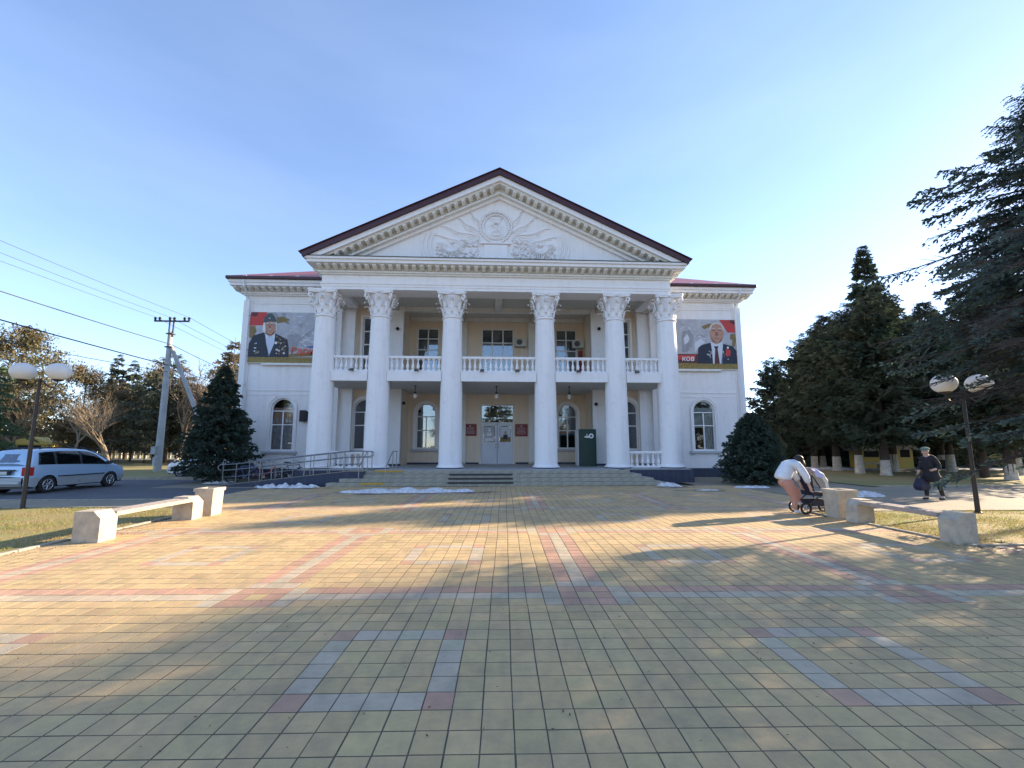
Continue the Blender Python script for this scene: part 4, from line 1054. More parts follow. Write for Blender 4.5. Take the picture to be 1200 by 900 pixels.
# floodlights
for k, x in enumerate((-7.4, -4.15, -.85, .95, 4.1, 7.15)):
    side = ['between the first and second columns', 'between the second and third columns', 'left in the middle bay', 'right in the middle bay', 'between the fourth and fifth columns', 'between the fifth and sixth columns'][k]
    P = thing('floodlight', 'small black floodlight under the balustrade ' + side, 'floodlight', W(x, -.48, 5.50), 0, 'floodlights on the balcony edge')
    m_ = MB(); m_.box(-.11, -.08, 0, .11, .08, .07, 0, .01); m_.box(-.08, .0, .07, -.06, .02, .12); m_.box(.06, 0, .07, .08, .02, .12); m_.box(-.08, -.0, .12, .08, .17, .135); part('housing', m_, 'black', P)
    m_ = MB(); m_.box(-.09, -.07, -.006, .09, .07, -.001); part('lens', m_, 'lens_clear', P)
for x, y, z, lab in ((-10.85, 2.42, 3.1, 'black wall speaker on the left wing beside the first column'),):
    m_ = MB(); m_.prism([(-.16, 0), (.16, .06), (.16, .58), (-.16, .64)], -.17, .17, 'x'); m_.box(-.13, -.175, .1, .13, -.165, .5); tag(part('wall_speaker', m_, 'black', None, W(x, y, z)), lab, 'speaker')
for x, z, lab in ((-5.9, 8.6, 'small dark dome lamp on the left balcony pilaster'), (6.05, 8.75, 'small dark dome lamp on the right balcony pilaster'), (5.75, 4.2, 'small dark camera on the lower right pilaster'), (-5.4, 4.2, 'small dark camera on the lower left pilaster')):
    m_ = MB(); m_.ell((0, -.08, 0), .10, .12, .10, 12, 8); m_.tube([(0, .0, 0), (0, .04, 0)], .05, 8); tag(part('wall_fixture', m_, 'black', None, W(x, 2.84 if z > 8 else 2.8, z), smooth=True), lab, 'wall lamp')

# ramp and railings
rm_ = MB(); x0, x1 = -11.8, -5.2
rm_.prism([(-12.4, -.03), (-6.5, ZF-.03), (-5.75, ZF-.03), (-5.75, -.05), (-12.4, -.05)], 19.5, 20.82, 'y'); tag(part('access_ramp', rm_, 'blue_plinth'), 'low blue painted concrete ramp rising to the portico on its left', 'ramp')
tp = MB(); tp.prism([(-12.4, -.028), (-6.5, ZF-.028), (-5.76, ZF-.028), (-5.76, ZF-.012), (-6.5, ZF-.012), (-12.4, -.012)], 19.56, 20.78, 'y'); o = part('surface', tp, 'path_slab', bpy.data.objects['access_ramp'])
def rzr(x): return max(0, min(ZF-.01, (x+12.4)/5.9*ZF))
for y, xs_, lab in ((19.5, [-10.2, -9.7, -9.25, -8.3, -7.9, -7.2, -6.6, -5.75], 'front steel handrail of the ramp beside the steps'), (20.86, [-12.6, -12.0, -11.4, -10.8, -10.2, -9.4, -8.6, -7.8, -7.0, -6.2], 'rear steel handrail of the ramp along the plinth')):
    Rl = thing('ramp_railing', lab, 'handrail', (xs_[0], y, 0), 0, 'steel ramp railings')
    a = xs_[0]
    for x in xs_:
        m_ = MB(); m_.tube([(x-a, 0, rzr(x)-.02), (x-a, 0, rzr(x)+.88)], .022, 8); part('post', m_, 'steel_rail', Rl)
    for hgt in (.88, .62, .30):
        m_ = MB(); pts = [(x-a, 0, rzr(x)+hgt) for x in xs_]
        if hgt == .88: pts = [(-.1, 0, rzr(a)+.62), (-.2, 0, rzr(a)+.66), (-.24, 0, rzr(a)+.75), (-.2, 0, rzr(a)+.84), (-.1, 0, rzr(a)+.88)] + pts + [(pts[-1][0]+.35, 0, pts[-1][2]), (pts[-1][0]+.45, 0, pts[-1][2]-.06), (pts[-1][0]+.45, 0, pts[-1][2]-.18), (pts[-1][0]+.35, 0, pts[-1][2]-.25), (pts[-1][0], 0, pts[-1][2]-.26)]
        m_.tube(pts, .022 if hgt > .5 else .012, 8); part('rail', m_, 'steel_rail', Rl)
for x, lab in ((-5.78, 'short steel step handrail next to the ramp'), (-4.62, 'short steel step handrail right of the yellow edge strips')):
    Rl = thing('step_railing', lab, 'handrail', (x, 19.02, 0), 0, 'steel step handrails')
    for y, z0 in ((0, -.02), (1.25, ZF), (2.0, ZF)):
        m_ = MB(); m_.tube([(0, y, z0), (0, y, (z0 if y else .02)+.86)], .02, 8); part('post', m_, 'steel_rail', Rl)
    m_ = MB(); m_.tube([(0, 0, .86), (0, .15, .92), (0, 1.15, ZF+.84), (0, 1.3, ZF+.86), (0, 2.1, ZF+.86)], .022, 8); part('rail', m_, 'steel_rail', Rl)

# snow
def snow(x, y, lx, ly, h, label, rz=0.0, seed=0):
    r = np.random.RandomState(seed); n, m2 = 46, 16; V = []; 
    ph = r.uniform(0, 6, 6)
    for i in range(n):
        for j in range(m2):
            u = -1 + 2*i/(n-1); v = -1 + 2*j/(m2-1)
            edge = 1 - .18*math.sin(u*7+ph[0]) - .12*math.sin(u*17+ph[1]); d = math.sqrt(u*u + v*v)
            X = u*lx/2*(1+.06*math.sin(v*5+ph[2])); Y = v*ly/2*edge*(math.sqrt(max(1-u*u, 0))*.85+.15)
            bump = .55+.25*math.sin(u*13+ph[3]+v*2)+.2*math.sin(u*29+ph[4]+v*5)+.15*r.rand()
            Z = h*max(0, 1-v*v)**.6*max(0, 1-u*u)**.35*bump - .01
            V.append((X, Y, Z))
    V = np.array(V); i = np.arange(n*m2).reshape(n, m2)
    F = np.stack([i[:-1, :-1], i[1:, :-1], i[1:, 1:], i[:-1, 1:]], -1).reshape(-1, 4)
    o = link('snow_patch', big_mesh('snow_patch', V, F, 'snow'), None, (x, y, 0), rz); tag(o, label, 'snow', 'melting snow patches'); o.data.polygons.foreach_set('use_smooth', [True]*len(F)); return o
snow(-3.2, 16.75, 4.9, .65, .19, 'long ragged snow bank on the paving left of the steps', .03, 1)
snow(-8.75, 18.95, 2.6, .8, .20, 'snow bank along the foot of the blue ramp', .0, 2)
snow(7.7, 19.15, .9, 1.6, .16, 'snow strip at the right end of the steps', .5, 3)
snow(11.0, 18.0, 1.5, .45, .10, 'small snow patch in front of the right spruce', .0, 4)
snow(8.55, 16.9, .95, .35, .05, 'tiny flat snow patch on the paving right of the steps', 0, 5)
snow(12.6, 14.9, 2.3, .9, .22, 'snow heap behind the right litter bin', -.1, 6)
snow(-13.0, 21.3, 1.3, .35, .12, 'snow strip under the left end of the railing', .4, 7)
snow(25, 32.5, 6, 1.3, .2, 'pale snow strip along the far park path', 0, 8)

def puddle(x, y, lx, ly, seed, lab):
    rn = random.Random(seed); n = 40; pts = []
    ph = [rn.uniform(0, 6) for _ in range(4)]
    for k in range(n):
        a = 2*PI*k/n; q = 1 + .16*math.sin(3*a+ph[0]) + .12*math.sin(5*a+ph[1]) + .07*math.sin(11*a+ph[2]); pts.append((x+lx/2*q*math.cos(a), y+ly/2*q*math.sin(a)))
    mb = MB(); mb.add([(a, b, .0032) for a, b in pts], [tuple(range(n))]); tag(part('damp_patch', mb, 'damp'), lab, 'puddle', 'damp patches by the melting snow')
puddle(-3.0, 16.45, 6.2, 1.1, 1, 'damp dark patch along the long snow bank left of the steps'); puddle(8.3, 16.75, 1.9, .9, 2, 'damp dark patch round the tiny flat snow patch'); puddle(7.7, 18.3, 1.8, 1.2, 3, 'damp dark patch at the right end of the steps')
puddle(-8.2, 18.4, 2.6, .8, 4, 'damp dark patch below the ramp snow bank')
# benches and bins
def bench(name, label, posts, top, yA, yB):
    """posts: (x,y,w,d,side) blocks; seat spans between"""
    T = thing(name, label, 'bench', (posts[0][0], posts[0][1], 0), 0, 'concrete and plank benches')
    ox, oy = posts[0][0], posts[0][1]
    for x, y, w_, d, hh, side in posts:
        m_ = MB(); c = .13
        pl = [(-w_/2, 0), (w_/2, 0), (w_/2, hh-c), (w_/2-c, hh), (-w_/2, hh)] if side > 0 else [(-w_/2, 0), (w_/2, 0), (w_/2, hh), (-w_/2+c, hh), (-w_/2, hh-c)]
        m_.prism(pl, -d/2, d/2, 'y'); o = part('post', m_, 'concrete', T, (x-ox, y-oy, 0))
    nb = 3; xw = posts[0][2]-.03
    for k in range(nb):
        m_ = MB(); a = -xw/2 + xw*k/nb + .006; b = -xw/2 + xw*(k+1)/nb - .006
        x_a, x_b = posts[0][0]-ox, posts[1][0]-ox
        m_.box(a, 0, 0, b, yB-yA, .085, 0, .006)
        for i in range(len(m_.v)):
            X, Y, Z = m_.v[i]; m_.v[i] = (X + x_a + (x_b-x_a)*(Y/(yB-yA)), Y, Z)
        part('plank', m_, 'bench_wood', T, (0, yA-oy, top-.085))
    return T
bench('park_bench', 'concrete bench with grey plank seat on the left lawn edge', [(-7.27, 8.40, .46, .36, .55, 1), (-7.27, 10.80, .46, .36, .53, 1)], .50, 8.585, 10.615)
bench('park_bench', 'concrete bench with grey plank seat on the right lawn edge', [(8.38, 7.55, .38, .32, .54, -1), (8.38, 9.62, .40, .32, .52, -1)], .50, 7.745, 9.455)
for x, y, w_, lab in ((-7.17, 11.4, .44, 'square concrete litter bin behind the left bench'), (8.50, 10.30, .48, 'square concrete litter bin behind the right bench')):
    T = thing('litter_bin', lab, 'litter bin', (x, y, 0), 0, 'concrete litter bins')
    m_ = MB(); m_.loft([[(-w_/2*.9, -w_/2*.9, 0), (w_/2*.9, -w_/2*.9, 0), (w_/2*.9, w_/2*.9, 0), (-w_/2*.9, w_/2*.9, 0)], [(-w_/2, -w_/2, .60), (w_/2, -w_/2, .60), (w_/2, w_/2, .60), (-w_/2, w_/2, .60)]]); part('body', m_, 'concrete', T)
    m_ = MB(); e = w_/2+.025; ring([(-e, -e), (e, -e), (e, e), (-e, e)], [(-e+.11, -e+.11), (e-.11, -e+.11), (e-.11, e-.11), (-e+.11, e-.11)], 0, .075, m_)
    for i in range(len(m_.v)): a, b, c = m_.v[i]; m_.v[i] = (a, c, .602+.075-b)
    part('rim', m_, 'concrete', T)

# lamps
def lamp(x, y, h, label, rz=0.0, gx=.49, low=.0):
    T = thing('park_lamp', label, 'lamp post', (x, y, 0), rz, 'twin globe park lamps')
    m_ = MB(); m_.tube([(0, 0, -.05), (0, 0, .5), (0, 0, h)], [.055, .05, .038], 10); m_.lathe([(.09, 0), (.08, .04), (.06, .06)], seg=12); m_.ell((0, 0, h+.01), .05, .05, .05, 10, 6); part('pole', m_, 'lamp_black', T)
    for s in (-1, 1):
        m_ = MB(); pts = [(s*gx*u, 0, h - .16*math.sin(PI*u)**1.0*1.0 - (0.0 if u < .8 else 0)) for u in np.linspace(0, 1, 11)]
        pts = [(0, 0, h-.02), (s*.10, 0, h-.03), (s*.18, 0, h-.09), (s*.25, 0, h-.17), (s*.34, 0, h-.205), (s*.43, 0, h-.17), (s*gx, 0, h-.07), (s*gx, 0, h)]
        m_.tube(pts, .016, 7); m_.lathe([(.05, h-.02), (.12, h+.01), (.13, h+.05)], (s*gx, 0), 14); A = part('arm', m_, 'lamp_black', T)
        m_ = MB(); m_.ell((s*gx, 0, h+.26), .275, .275, .25, 28, 16); part('globe', m_, 'globe', T, smooth=True)
    return T
lamp(-12.9, 12.62, 3.58, 'twin white globe lamp post on the left lawn by the car')
lamp(12.49, 10.71, 3.12, 'twin white globe lamp post behind the right bench near the spruce')

# utility pole
U = thing('utility_pole', 'concrete utility pole with raking strut and six insulators on the roadside', 'utility pole', (-23.6, 31.6, 0))
m_ = MB(); m_.tube([(0, 0, -.1), (0, 0, 5), (-.03, 0, 10.1)], [.24, .20, .14], 12); part('post', m_, 'concrete_pole', U)
m_ = MB(); m_.tube([(3.3, 1.6, -.1), (.12, 0, 9.0)], [.20, .13], 10); part('strut', m_, 'concrete_pole', U)
m_ = MB(); m_.box(-1.25, -.05, 10.85, 1.25, .05, 10.95); m_.box(-.18, -.04, 9.7, -.10, .04, 10.85); m_.box(.10, -.04, 9.7, .18, .04, 10.85); m_.box(-.22, -.2, 9.9, .22, .2, 9.97); m_.box(-.22, -.2, 8.9, .26, .2, 8.98); part('crossarm', m_, 'fence_dark', U)
for dx in (-1.2, -.88, -.16, .16, .88, 1.2):
    m_ = MB(); m_.lathe([(.03, 0), (.09, .04), (.05, .10), (.10, .15), (.06, .24), (.02, .27)], seg=10); part('insulator', m_, 'insulator', U, (dx, 0, 10.951))
m_ = MB(); m_.box(-.30, -.18, 1.2, .02, -.0, 1.75); m_.box(-.05, -.27, .4, .12, -.22, 1.0); part('meter_box', m_, 'concrete_pole', U, (0, -.2, 0))
def wire(p, q, sag, r, label, nm='power_line'):
    pts = []; n = 24
    for i in range(n+1):
        t = i/n; v = Vector(p).lerp(Vector(q), t); v.z -= sag*4*t*(1-t); pts.append(v)
    m_ = MB(); m_.tube(pts, r, 5); tag(part(nm, m_, 'wire'), label, 'power line', 'overhead lines at the utility pole')
px_, py_ = -23.6, 31.6
for dx, wn_ in ((-1.2, 'outer left'), (-.16, 'middle'), (1.2, 'outer right')):
    wire((px_+dx, py_, 11.2), (-22.3+dx, -8, 11.6), .55, .012, 'thin bare wire from the %s insulator towards the viewer' % wn_)
    wire((px_+dx, py_, 11.2), (-26+dx, 85, 11.2), 1.0, .014, 'thin bare wire from the %s insulator into the park' % wn_)
wire((px_+.1, py_, 9.15), (-22.0, -8, 9.9), .5, .028, 'thick black cable, upper of the three below the crossarm')
wire((px_+.1, py_, 7.6), (-19.8, -8, 8.1), .35, .034, 'thick black cable, middle of the three below the crossarm')
wire((px_+.1, py_, 7.1), (-20.0, -8, 6.5), .5, .018, 'thin cable, lowest on the pole')
wire((px_+.1, py_, 9.15), (-24, 85, 8.5), 1.6, .024, 'black cable leaving the pole behind towards the trees')
wire((px_+.1, py_, 7.6), (-22, 85, 7.0), 1.6, .024, 'lower black cable leaving the pole behind towards the trees')

# ------------------------------------------------------------------ cars
def car(name, label, loc, rotz, paint, sc=1.0, mpv=True, group=None, lower=None):
    """nose towards +x; local origin at the middle of the wheelbase on the ground"""
    T = thing(name, label, 'car', loc, rotz, group)
    lw = lower or paint
    prof = [(-2.13, .62, .62), (-2.12, .95, .95), (-2.08, 1.02, 1.06), (-2.0, 1.03, 1.22), (-1.86, 1.04, 1.46), (-1.74, 1.05, 1.585), (-1.5, 1.05, 1.625), (-.9, 1.04, 1.65), (-.2, 1.02, 1.655), (.35, 1.00, 1.62), (.72, .985, 1.50), (1.05, .97, 1.29), (1.38, .95, 1.06), (1.62, .91, .965), (1.9, .84, .87), (2.05, .74, .76), (2.13, .62, .62)] if mpv else \
           [(-2.2, .62, .62), (-2.18, .9, .92), (-2.05, 1.0, 1.12), (-1.85, 1.0, 1.42), (-1.4, 1.0, 1.52), (-.6, .98, 1.55), (.1, .97, 1.52), (.5, .96, 1.38), (.95, .95, 1.08), (1.4, .93, .99), (1.9, .85, .86), (2.1, .72, .74), (2.2, .62, .62)]
    HW = .87
    def plan(x):   # half width in plan with rounded corners
        e = min(1, (2.15-abs(x))/.42); e = max(0, e); return HW*(.80 + .20*math.sqrt(max(0, 1-(1-e)**2)))
    xr, xf, wr = -1.34, 1.34, .315
    def zlow(x):
        z = .24 if abs(x) < 1.8 else .24 + .08*(abs(x)-1.8)/.35
        for xc in (xr, xf):
            d = abs(x-xc)
            if d < wr+.06: z = max(z, math.sqrt((wr+.06)**2 - d*d) + .30)
        return z
    xs_ = sorted(set([round(v, 3) for v in np.linspace(-2.13, 2.13, 60)] + [xr-wr-.0599, xr+wr+.0599, xf-wr-.0599, xf+wr+.0599]))
    beltf = lambda x: np.interp(x, [p[0] for p in prof], [p[1] for p in prof])
    topf = lambda x: np.interp(x, [p[0] for p in prof], [p[2] for p in prof])
    def side_y(x, z):
        b = beltf(x); w = plan(x)
        if z <= b: t = (z-.24)/(b-.24+1e-6); return w*(.955 + .045*math.sin(min(1, max(0, t))*PI*.8)) 
        t = min(1, (z-b)/(max(topf(x), b+1e-3)-b)); hgt = z-b; return w*.985 - .27*hgt - .09*max(0, t)**6
    m_ = MB(); R_ = 7
    for s in (-1, 1):
        vs_ = []; 
        for x in xs_:
            z0, z1 = zlow(x), beltf(x)
            for k in range(R_+1): z = z0 + (z1-z0)*k/R_; vs_.append((x, s*side_y(x, z), z))
        fs = []; ms_ = []
        for i in range(len(xs_)-1):
            for k in range(R_):
                q = (i*(R_+1)+k, (i+1)*(R_+1)+k, (i+1)*(R_+1)+k+1, i*(R_+1)+k+1); q = q if s < 0 else tuple(reversed(q))
                m_.f.append(tuple(a+len(m_.v) for a in q)); zc = vs_[q[0]][2]; m_.m.append(1 if zc < .50 else 0)
        m_.v.extend(vs_)
    # upper shell
    rings = []
    for x in xs_:
        b, t = beltf(x), topf(x); w = plan(x); half = []
        tt = max(t, b+.003)
        for q in (0, .35, .7, .88, .97): z = b + (tt-b)*q; half.append((x, side_y(x, z), z))
        yy = half[-1][1]; half.append((x, yy*.86, tt+.008)); half.append((x, yy*.45, tt+.022)); half.append((x, 0, tt+.027))
        rings.append([(a, -b_, c) for a, b_, c in half] + [(a, b_, c) for a, b_, c in reversed(half[:-1])])
    m_.loft(rings, 0, closed=False, cap=False)
    # tail and nose panels
    for xe, s in ((-2.13, -1), (2.13, 1)):
        w = plan(xe)*.955; prof_e = [(.30, .0), (.42, .03), (.58, .03), (.62, 0)]
        r2 = []
        for z, o_ in prof_e:
            r2.append([(xe+s*(o_ + .05*math.cos(y_/w*PI/2)), y_, z) for y_ in np.linspace(-w, w, 9)])
        vs_ = [p for r in r2 for p in r]; fs = []
        for i in range(len(r2)-1):
            for k in range(8):
                q = (i*9+k, i*9+k+1, (i+1)*9+k+1, (i+1)*9+k); fs.append(q if s > 0 else tuple(reversed(q)))
        m_.add(vs_, fs, 1)
    fl_ = MB(); fl_.box(-2.05, -.74, .20, 2.05, .74, .30); 
    body = part('body', m_, [paint, lw], T); smooth_angle(body, 35)
    part('underbody', fl_, 'car_trim', T)
    def patch(name, pts_fn, m, parent, s, off=.008, nx=14, nz=5):
        mb = MB(); vs_ = []
        for i in range(nx+1):
            for k in range(nz+1):
                x, z = pts_fn(i/nx, k/nz); vs_.append((x, s*(side_y(x, z)+off), z))
        fs = []
        for i in range(nx):
            for k in range(nz): q = (i*(nz+1)+k, (i+1)*(nz+1)+k, (i+1)*(nz+1)+k+1, i*(nz+1)+k+1); fs.append(q if s < 0 else tuple(reversed(q)))
        mb.add(vs_, fs); return part(name, mb, m, parent, smooth=True)
    def quadwin(x0, x1, sl0, sl1):
        def f(u, v):
            zb = lambda x: beltf(x)+.025
            zt = lambda x: topf(x)-.075
            xb = x0 + (x1-x0)*u; xt = (x0+sl0) + (x1-sl1-x0-sl0)*u; x = xb + (xt-xb)*v
            return x, zb(xb) + (zt(xt)-zb(xb))*v
        return f
    if mpv: wins = [(-1.72, -1.13, .10, .02), (-1.06, -.10, .02, .02), (-.02, 1.12, .02, .62)]
    else: wins = [(-1.7, -1.0, .12, .02), (-.92, .0, .02, .02), (.08, .95, .02, .48)]
    for s in (-1, 1):
        patch('window_band', quadwin(wins[0][0]-.05, wins[-1][1]+.08, .10, .60), 'car_trim', T, s, .004, 40)
        for w_ in wins: patch('side_window', quadwin(*w_), 'car_glass', T, s, .012)
        mb = MB(); mb.box(-1.0, s*(HW*1.0), .585, 1.0, s*(HW*1.0)+s*.02, .63); part('rubbing_strip', mb, 'car_trim', T)
        for xh in (-.95, .12):
            mb = MB(); mb.box(xh, s*HW*.985, .80, xh+.17, s*(HW*.985)+s*.035, .83); part('door_handle', mb, paint, T)
        mb = MB(); mb.tube([(-.06, s*(HW-.02), z_) for z_ in (.30, .95)], .005, 4); mb.tube([(-1.08, s*(HW-.02), z_) for z_ in (.62, .95)], .005, 4); part('door_gap', mb, 'car_trim', T)
        mb = MB(); mb.box(.98, s*.86 if s > 0 else -1.08, 1.0, 1.12, 1.08 if s > 0 else -.86, 1.14, 0, .03); part('mirror', mb, 'car_trim', T)
        mb = MB(); mb.tube([(-1.55, s*.60, 1.66), (-1.4, s*.60, 1.70), (.1, s*.60, 1.725), (.35, s*.60, 1.67)], .018, 6); part('roof_rail', mb, 'car_trim', T)
        mb = MB(); mb.loft([[(-2.10, s*.66, z_), (-2.17, s*.70, z_), (-2.08, s*.842, z_), (-1.90, s*.862, z_), (-1.92, s*.80, z_)] for z_ in (.68, .75, .90, .99)]); part('tail_light', mb, 'lamp_red', T)
        mb = MB(); mb.loft([[(2.06, s*.45, z_), (2.16-(z_-.6)*.9, s*.60, z_), (1.98-(z_-.6)*.8, s*.80, z_), (1.80, s*.82, z_)] for z_ in (.60, .70, .78)]); part('headlight', mb, 'lens_clear', T)
        for xc in (xr, xf):
            mb = MB(); mb.lathe([(.20, -.10), (wr-.03, -.10), (wr, -.07), (wr, .07), (wr-.03, .10), (.20, .10)], seg=28)
            for i in range(len(mb.v)): a, b, c = mb.v[i]; mb.v[i] = (a, c, b)
            wl_ = part('wheel', mb, 'tyre', T, (xc, s*.77, wr)); smooth_angle(wl_, 40)
            mb = MB(); mb.lathe([(.20, .085), (.205, .10), (.19, .108), (.15, .085), (.06, .10), (.0, .105)], seg=20)
            for k in range(7):
                a = 2*PI*k/7; mb.tube([(.04*math.cos(a), .04*math.sin(a), .104), (.18*math.cos(a), .18*math.sin(a), .098)], .018, 4)
            for i in range(len(mb.v)): a, b, c = mb.v[i]; mb.v[i] = (a, s*c, b)
            part('hubcap', mb, 'hubcap', wl_)
            mb = MB(); mb.tube([(xc+.365*math.cos(t), s*.45, wr-.02+.365*math.sin(t)) for t in np.linspace(0, PI, 12)], .01, 4)
            pts = [(xc+.37*math.cos(t), wr-.02+.37*math.sin(t)) for t in np.linspace(-.1, PI+.1, 14)]
            vs_ = [(a, s*.80, b) for a, b in pts] + [(a, s*.40, b) for a, b in pts]; mb.add(vs_, [(i, i+1, i+15, i+14) for i in range(13)])
            part('wheel_arch', mb, 'car_trim', T)
    # windscreen and tailgate glass
    mb = MB()
    def rear(u, v): z = 1.04 + (1.47-1.04)*v; x = np.interp(z, [1.02, 1.22, 1.46, 1.585], [-2.09, -2.0, -1.86, -1.74]); y = (-1+2*u)*(.76 - .20*v); return (x-.016+.03*abs(-1+2*u)**3, y, z)
    vs_ = [rear(i/10, k/5) for i in range(11) for k in range(6)]; mb.add(vs_, [tuple(reversed((i*6+k, (i+1)*6+k, (i+1)*6+k+1, i*6+k+1))) for i in range(10) for k in range(5)]); part('rear_window', mb, 'car_glass', T, smooth=True)
    mb = MB(); zz = [p for p in prof if p[0] > .3][:5]
    def wind(u, v):
        x = (1.36 if mpv else .93) + ((.62 if mpv else .42) - (1.36 if mpv else .93))*v; return (x+.02, (-1+2*u)*(.76-.16*v), topf(x)+.035+.01*(1-abs(-1+2*u)))
    vs_ = [wind(i/10, k/6) for i in range(11) for k in range(7)]; mb.add(vs_, [(i*7+k, (i+1)*7+k, (i+1)*7+k+1, i*7+k+1) for i in range(10) for k in range(6)]); part('windscreen', mb, 'car_glass', T, smooth=True)
    mb = MB(); mb.box(-2.235, -.30, .72, -2.12, .30, .86, 1, .01); mb.box(-2.245, -.26, .735, -2.236, .26, .845, 0); mb.box(-2.20, -.42, .87, -2.10, .42, .91, 1, .01); part('number_plate', mb, ['plate', 'car_trim'], T)
    mb = MB(); mb.box(-2.24, -.70, .36, -2.14, .70, .50, 0, .03); part('bumper', mb, lw, T)
    mb = MB(); mb.box(2.14, -.70, .36, 2.24, .70, .52, 0, .03); mb.box(2.16, -.40, .55, 2.19, .40, .66, 0, .01); part('bumper', mb, lw, T)
    mb = MB()
    for sx in (-.45, .45):
        for yy in (-.36, .36): mb.box(sx-.08, yy-.22, .55, sx+.08, yy+.22, 1.15, 0, .05); mb.box(sx-.05, yy-.1, 1.16, sx+.05, yy+.1, 1.36, 0, .03)
    part('seats', mb, 'car_trim', T)
    return T
car('parked_car', 'silver blue people carrier with roof rails parked on the road at left', (-17.86, 18.76, -.03), PI/2, 'car_blue', lower='car_lower')
car('parked_car', 'white car half hidden behind the dark spruce left of the building', (-16.4, 26.3, -.03), PI, 'car_white', mpv=False)

# ------------------------------------------------------------------ bicycles
def bicycle(label, loc, rz, lean, paint):
    T = thing('bicycle', label, 'bicycle', loc, rz, 'bicycles behind the ramp railing'); T.rotation_euler = (lean, 0, rz)
    for x in (-.52, .52):
        mb = MB(); n = 24
        mb.tube([(.33*math.cos(2*PI*k/n), 0, .33*math.sin(2*PI*k/n)) for k in range(n+1)], .02, 5, cap=False); w_ = part('wheel', mb, 'tyre', T, (x, 0, .35))
        mb = MB()
        for k in range(12): a = 2*PI*k/12; mb.tube([(0, .02*(-1)**k, 0), (.315*math.cos(a), 0, .315*math.sin(a))], .003, 3)
        mb.tube([(0, -.05, 0), (0, .05, 0)], .03, 8); part('spokes', mb, 'steel_rail', w_)
    mb = MB(); A = (-.52, 0, .35); Bb = (-.06, 0, .30); C2 = (-.20, 0, .80); H1 = (.36, 0, .84); H2 = (.39, 0, .72); F2 = (.52, 0, .35)
    for p, q, r in ((A, Bb, .012), (A, C2, .012), (Bb, C2, .017), (Bb, H2, .02), (C2, H1, .017), (H1, F2, .014)): mb.tube([p, q], r, 7)
    part('frame', mb, paint, T)
    mb = MB(); mb.tube([(.36, 0, .84), (.33, 0, .98)], .013, 6); mb.tube([(.20, .29, 1.02), (.33, .2, 1.0), (.35, 0, .99), (.33, -.2, 1.0), (.20, -.29, 1.02)], .013, 6); part('handlebar', mb, 'steel_rail', T)
    mb = MB(); mb.tube([C2, (-.23, 0, .92)], .012, 6); mb.loft([[(-.36, -.08, .93), (-.36, .08, .93), (-.36, .06, .98), (-.36, -.06, .98)], [(-.25, -.09, .94), (-.25, .09, .94), (-.25, .06, .985), (-.25, -.06, .985)], [(-.06, -.02, .94), (-.06, .02, .94), (-.06, .015, .97), (-.06, -.015, .97)]]); part('saddle', mb, 'black', T)
    mb = MB(); mb.lathe([(.09, -.01), (.09, .01)], seg=16)
    for i in range(len(mb.v)): a, b, c = mb.v[i]; mb.v[i] = (-.06+a, c+.03, .30+b)
    mb.tube([(-.06, .05, .30), (.08, .05, .20), (.08, .12, .20)], .01, 5); mb.tube([(-.06, -.05, .30), (-.20, -.05, .40), (-.20, -.12, .40)], .01, 5); part('cranks', mb, 'steel_rail', T)
bicycle('dark blue bicycle at the left of the rack', (-11.9, 21.5, -.02), .3, .12, 'p_blue')
bicycle('red bicycle in the middle of the rack', (-11.2, 21.9, -.02), .15, -.1, 'p_red')
bicycle('black bicycle leaning against the wall by the first column', (-10.3, 22.6, -.02), .1, -.18, 'black')

# ------------------------------------------------------------------ people
def skinmesh(name, pts, edges, m, parent, sub=2, root=0, loc=(0, 0, 0)):
    """pts: dict key -> (x,y,z,r) ; one continuous skinned surface"""
    keys = list(pts); me = bpy.data.meshes.new(name)
    me.from_pydata([pts[k][:3] for k in keys], [(keys.index(a), keys.index(b)) for a, b in edges], [])
    me.materials.append(MATS[m]); o = link(name, me, parent, loc)
    sk = o.modifiers.new('skin', 'SKIN'); sk.use_smooth_shade = True
    if not me.skin_vertices:
        bpy.context.view_layer.objects.active = o
    L_ = me.skin_vertices[0].data if me.skin_vertices else None
    if L_ is None: raise RuntimeError('no skin layer')
    for i, k in enumerate(keys):
        r = pts[k][3]; L_[i].radius = r if isinstance(r, tuple) else (r, r); L_[i].use_root = (i == root)
    ss = o.modifiers.new('sub', 'SUBSURF'); ss.levels = sub; ss.render_levels = sub
    return o
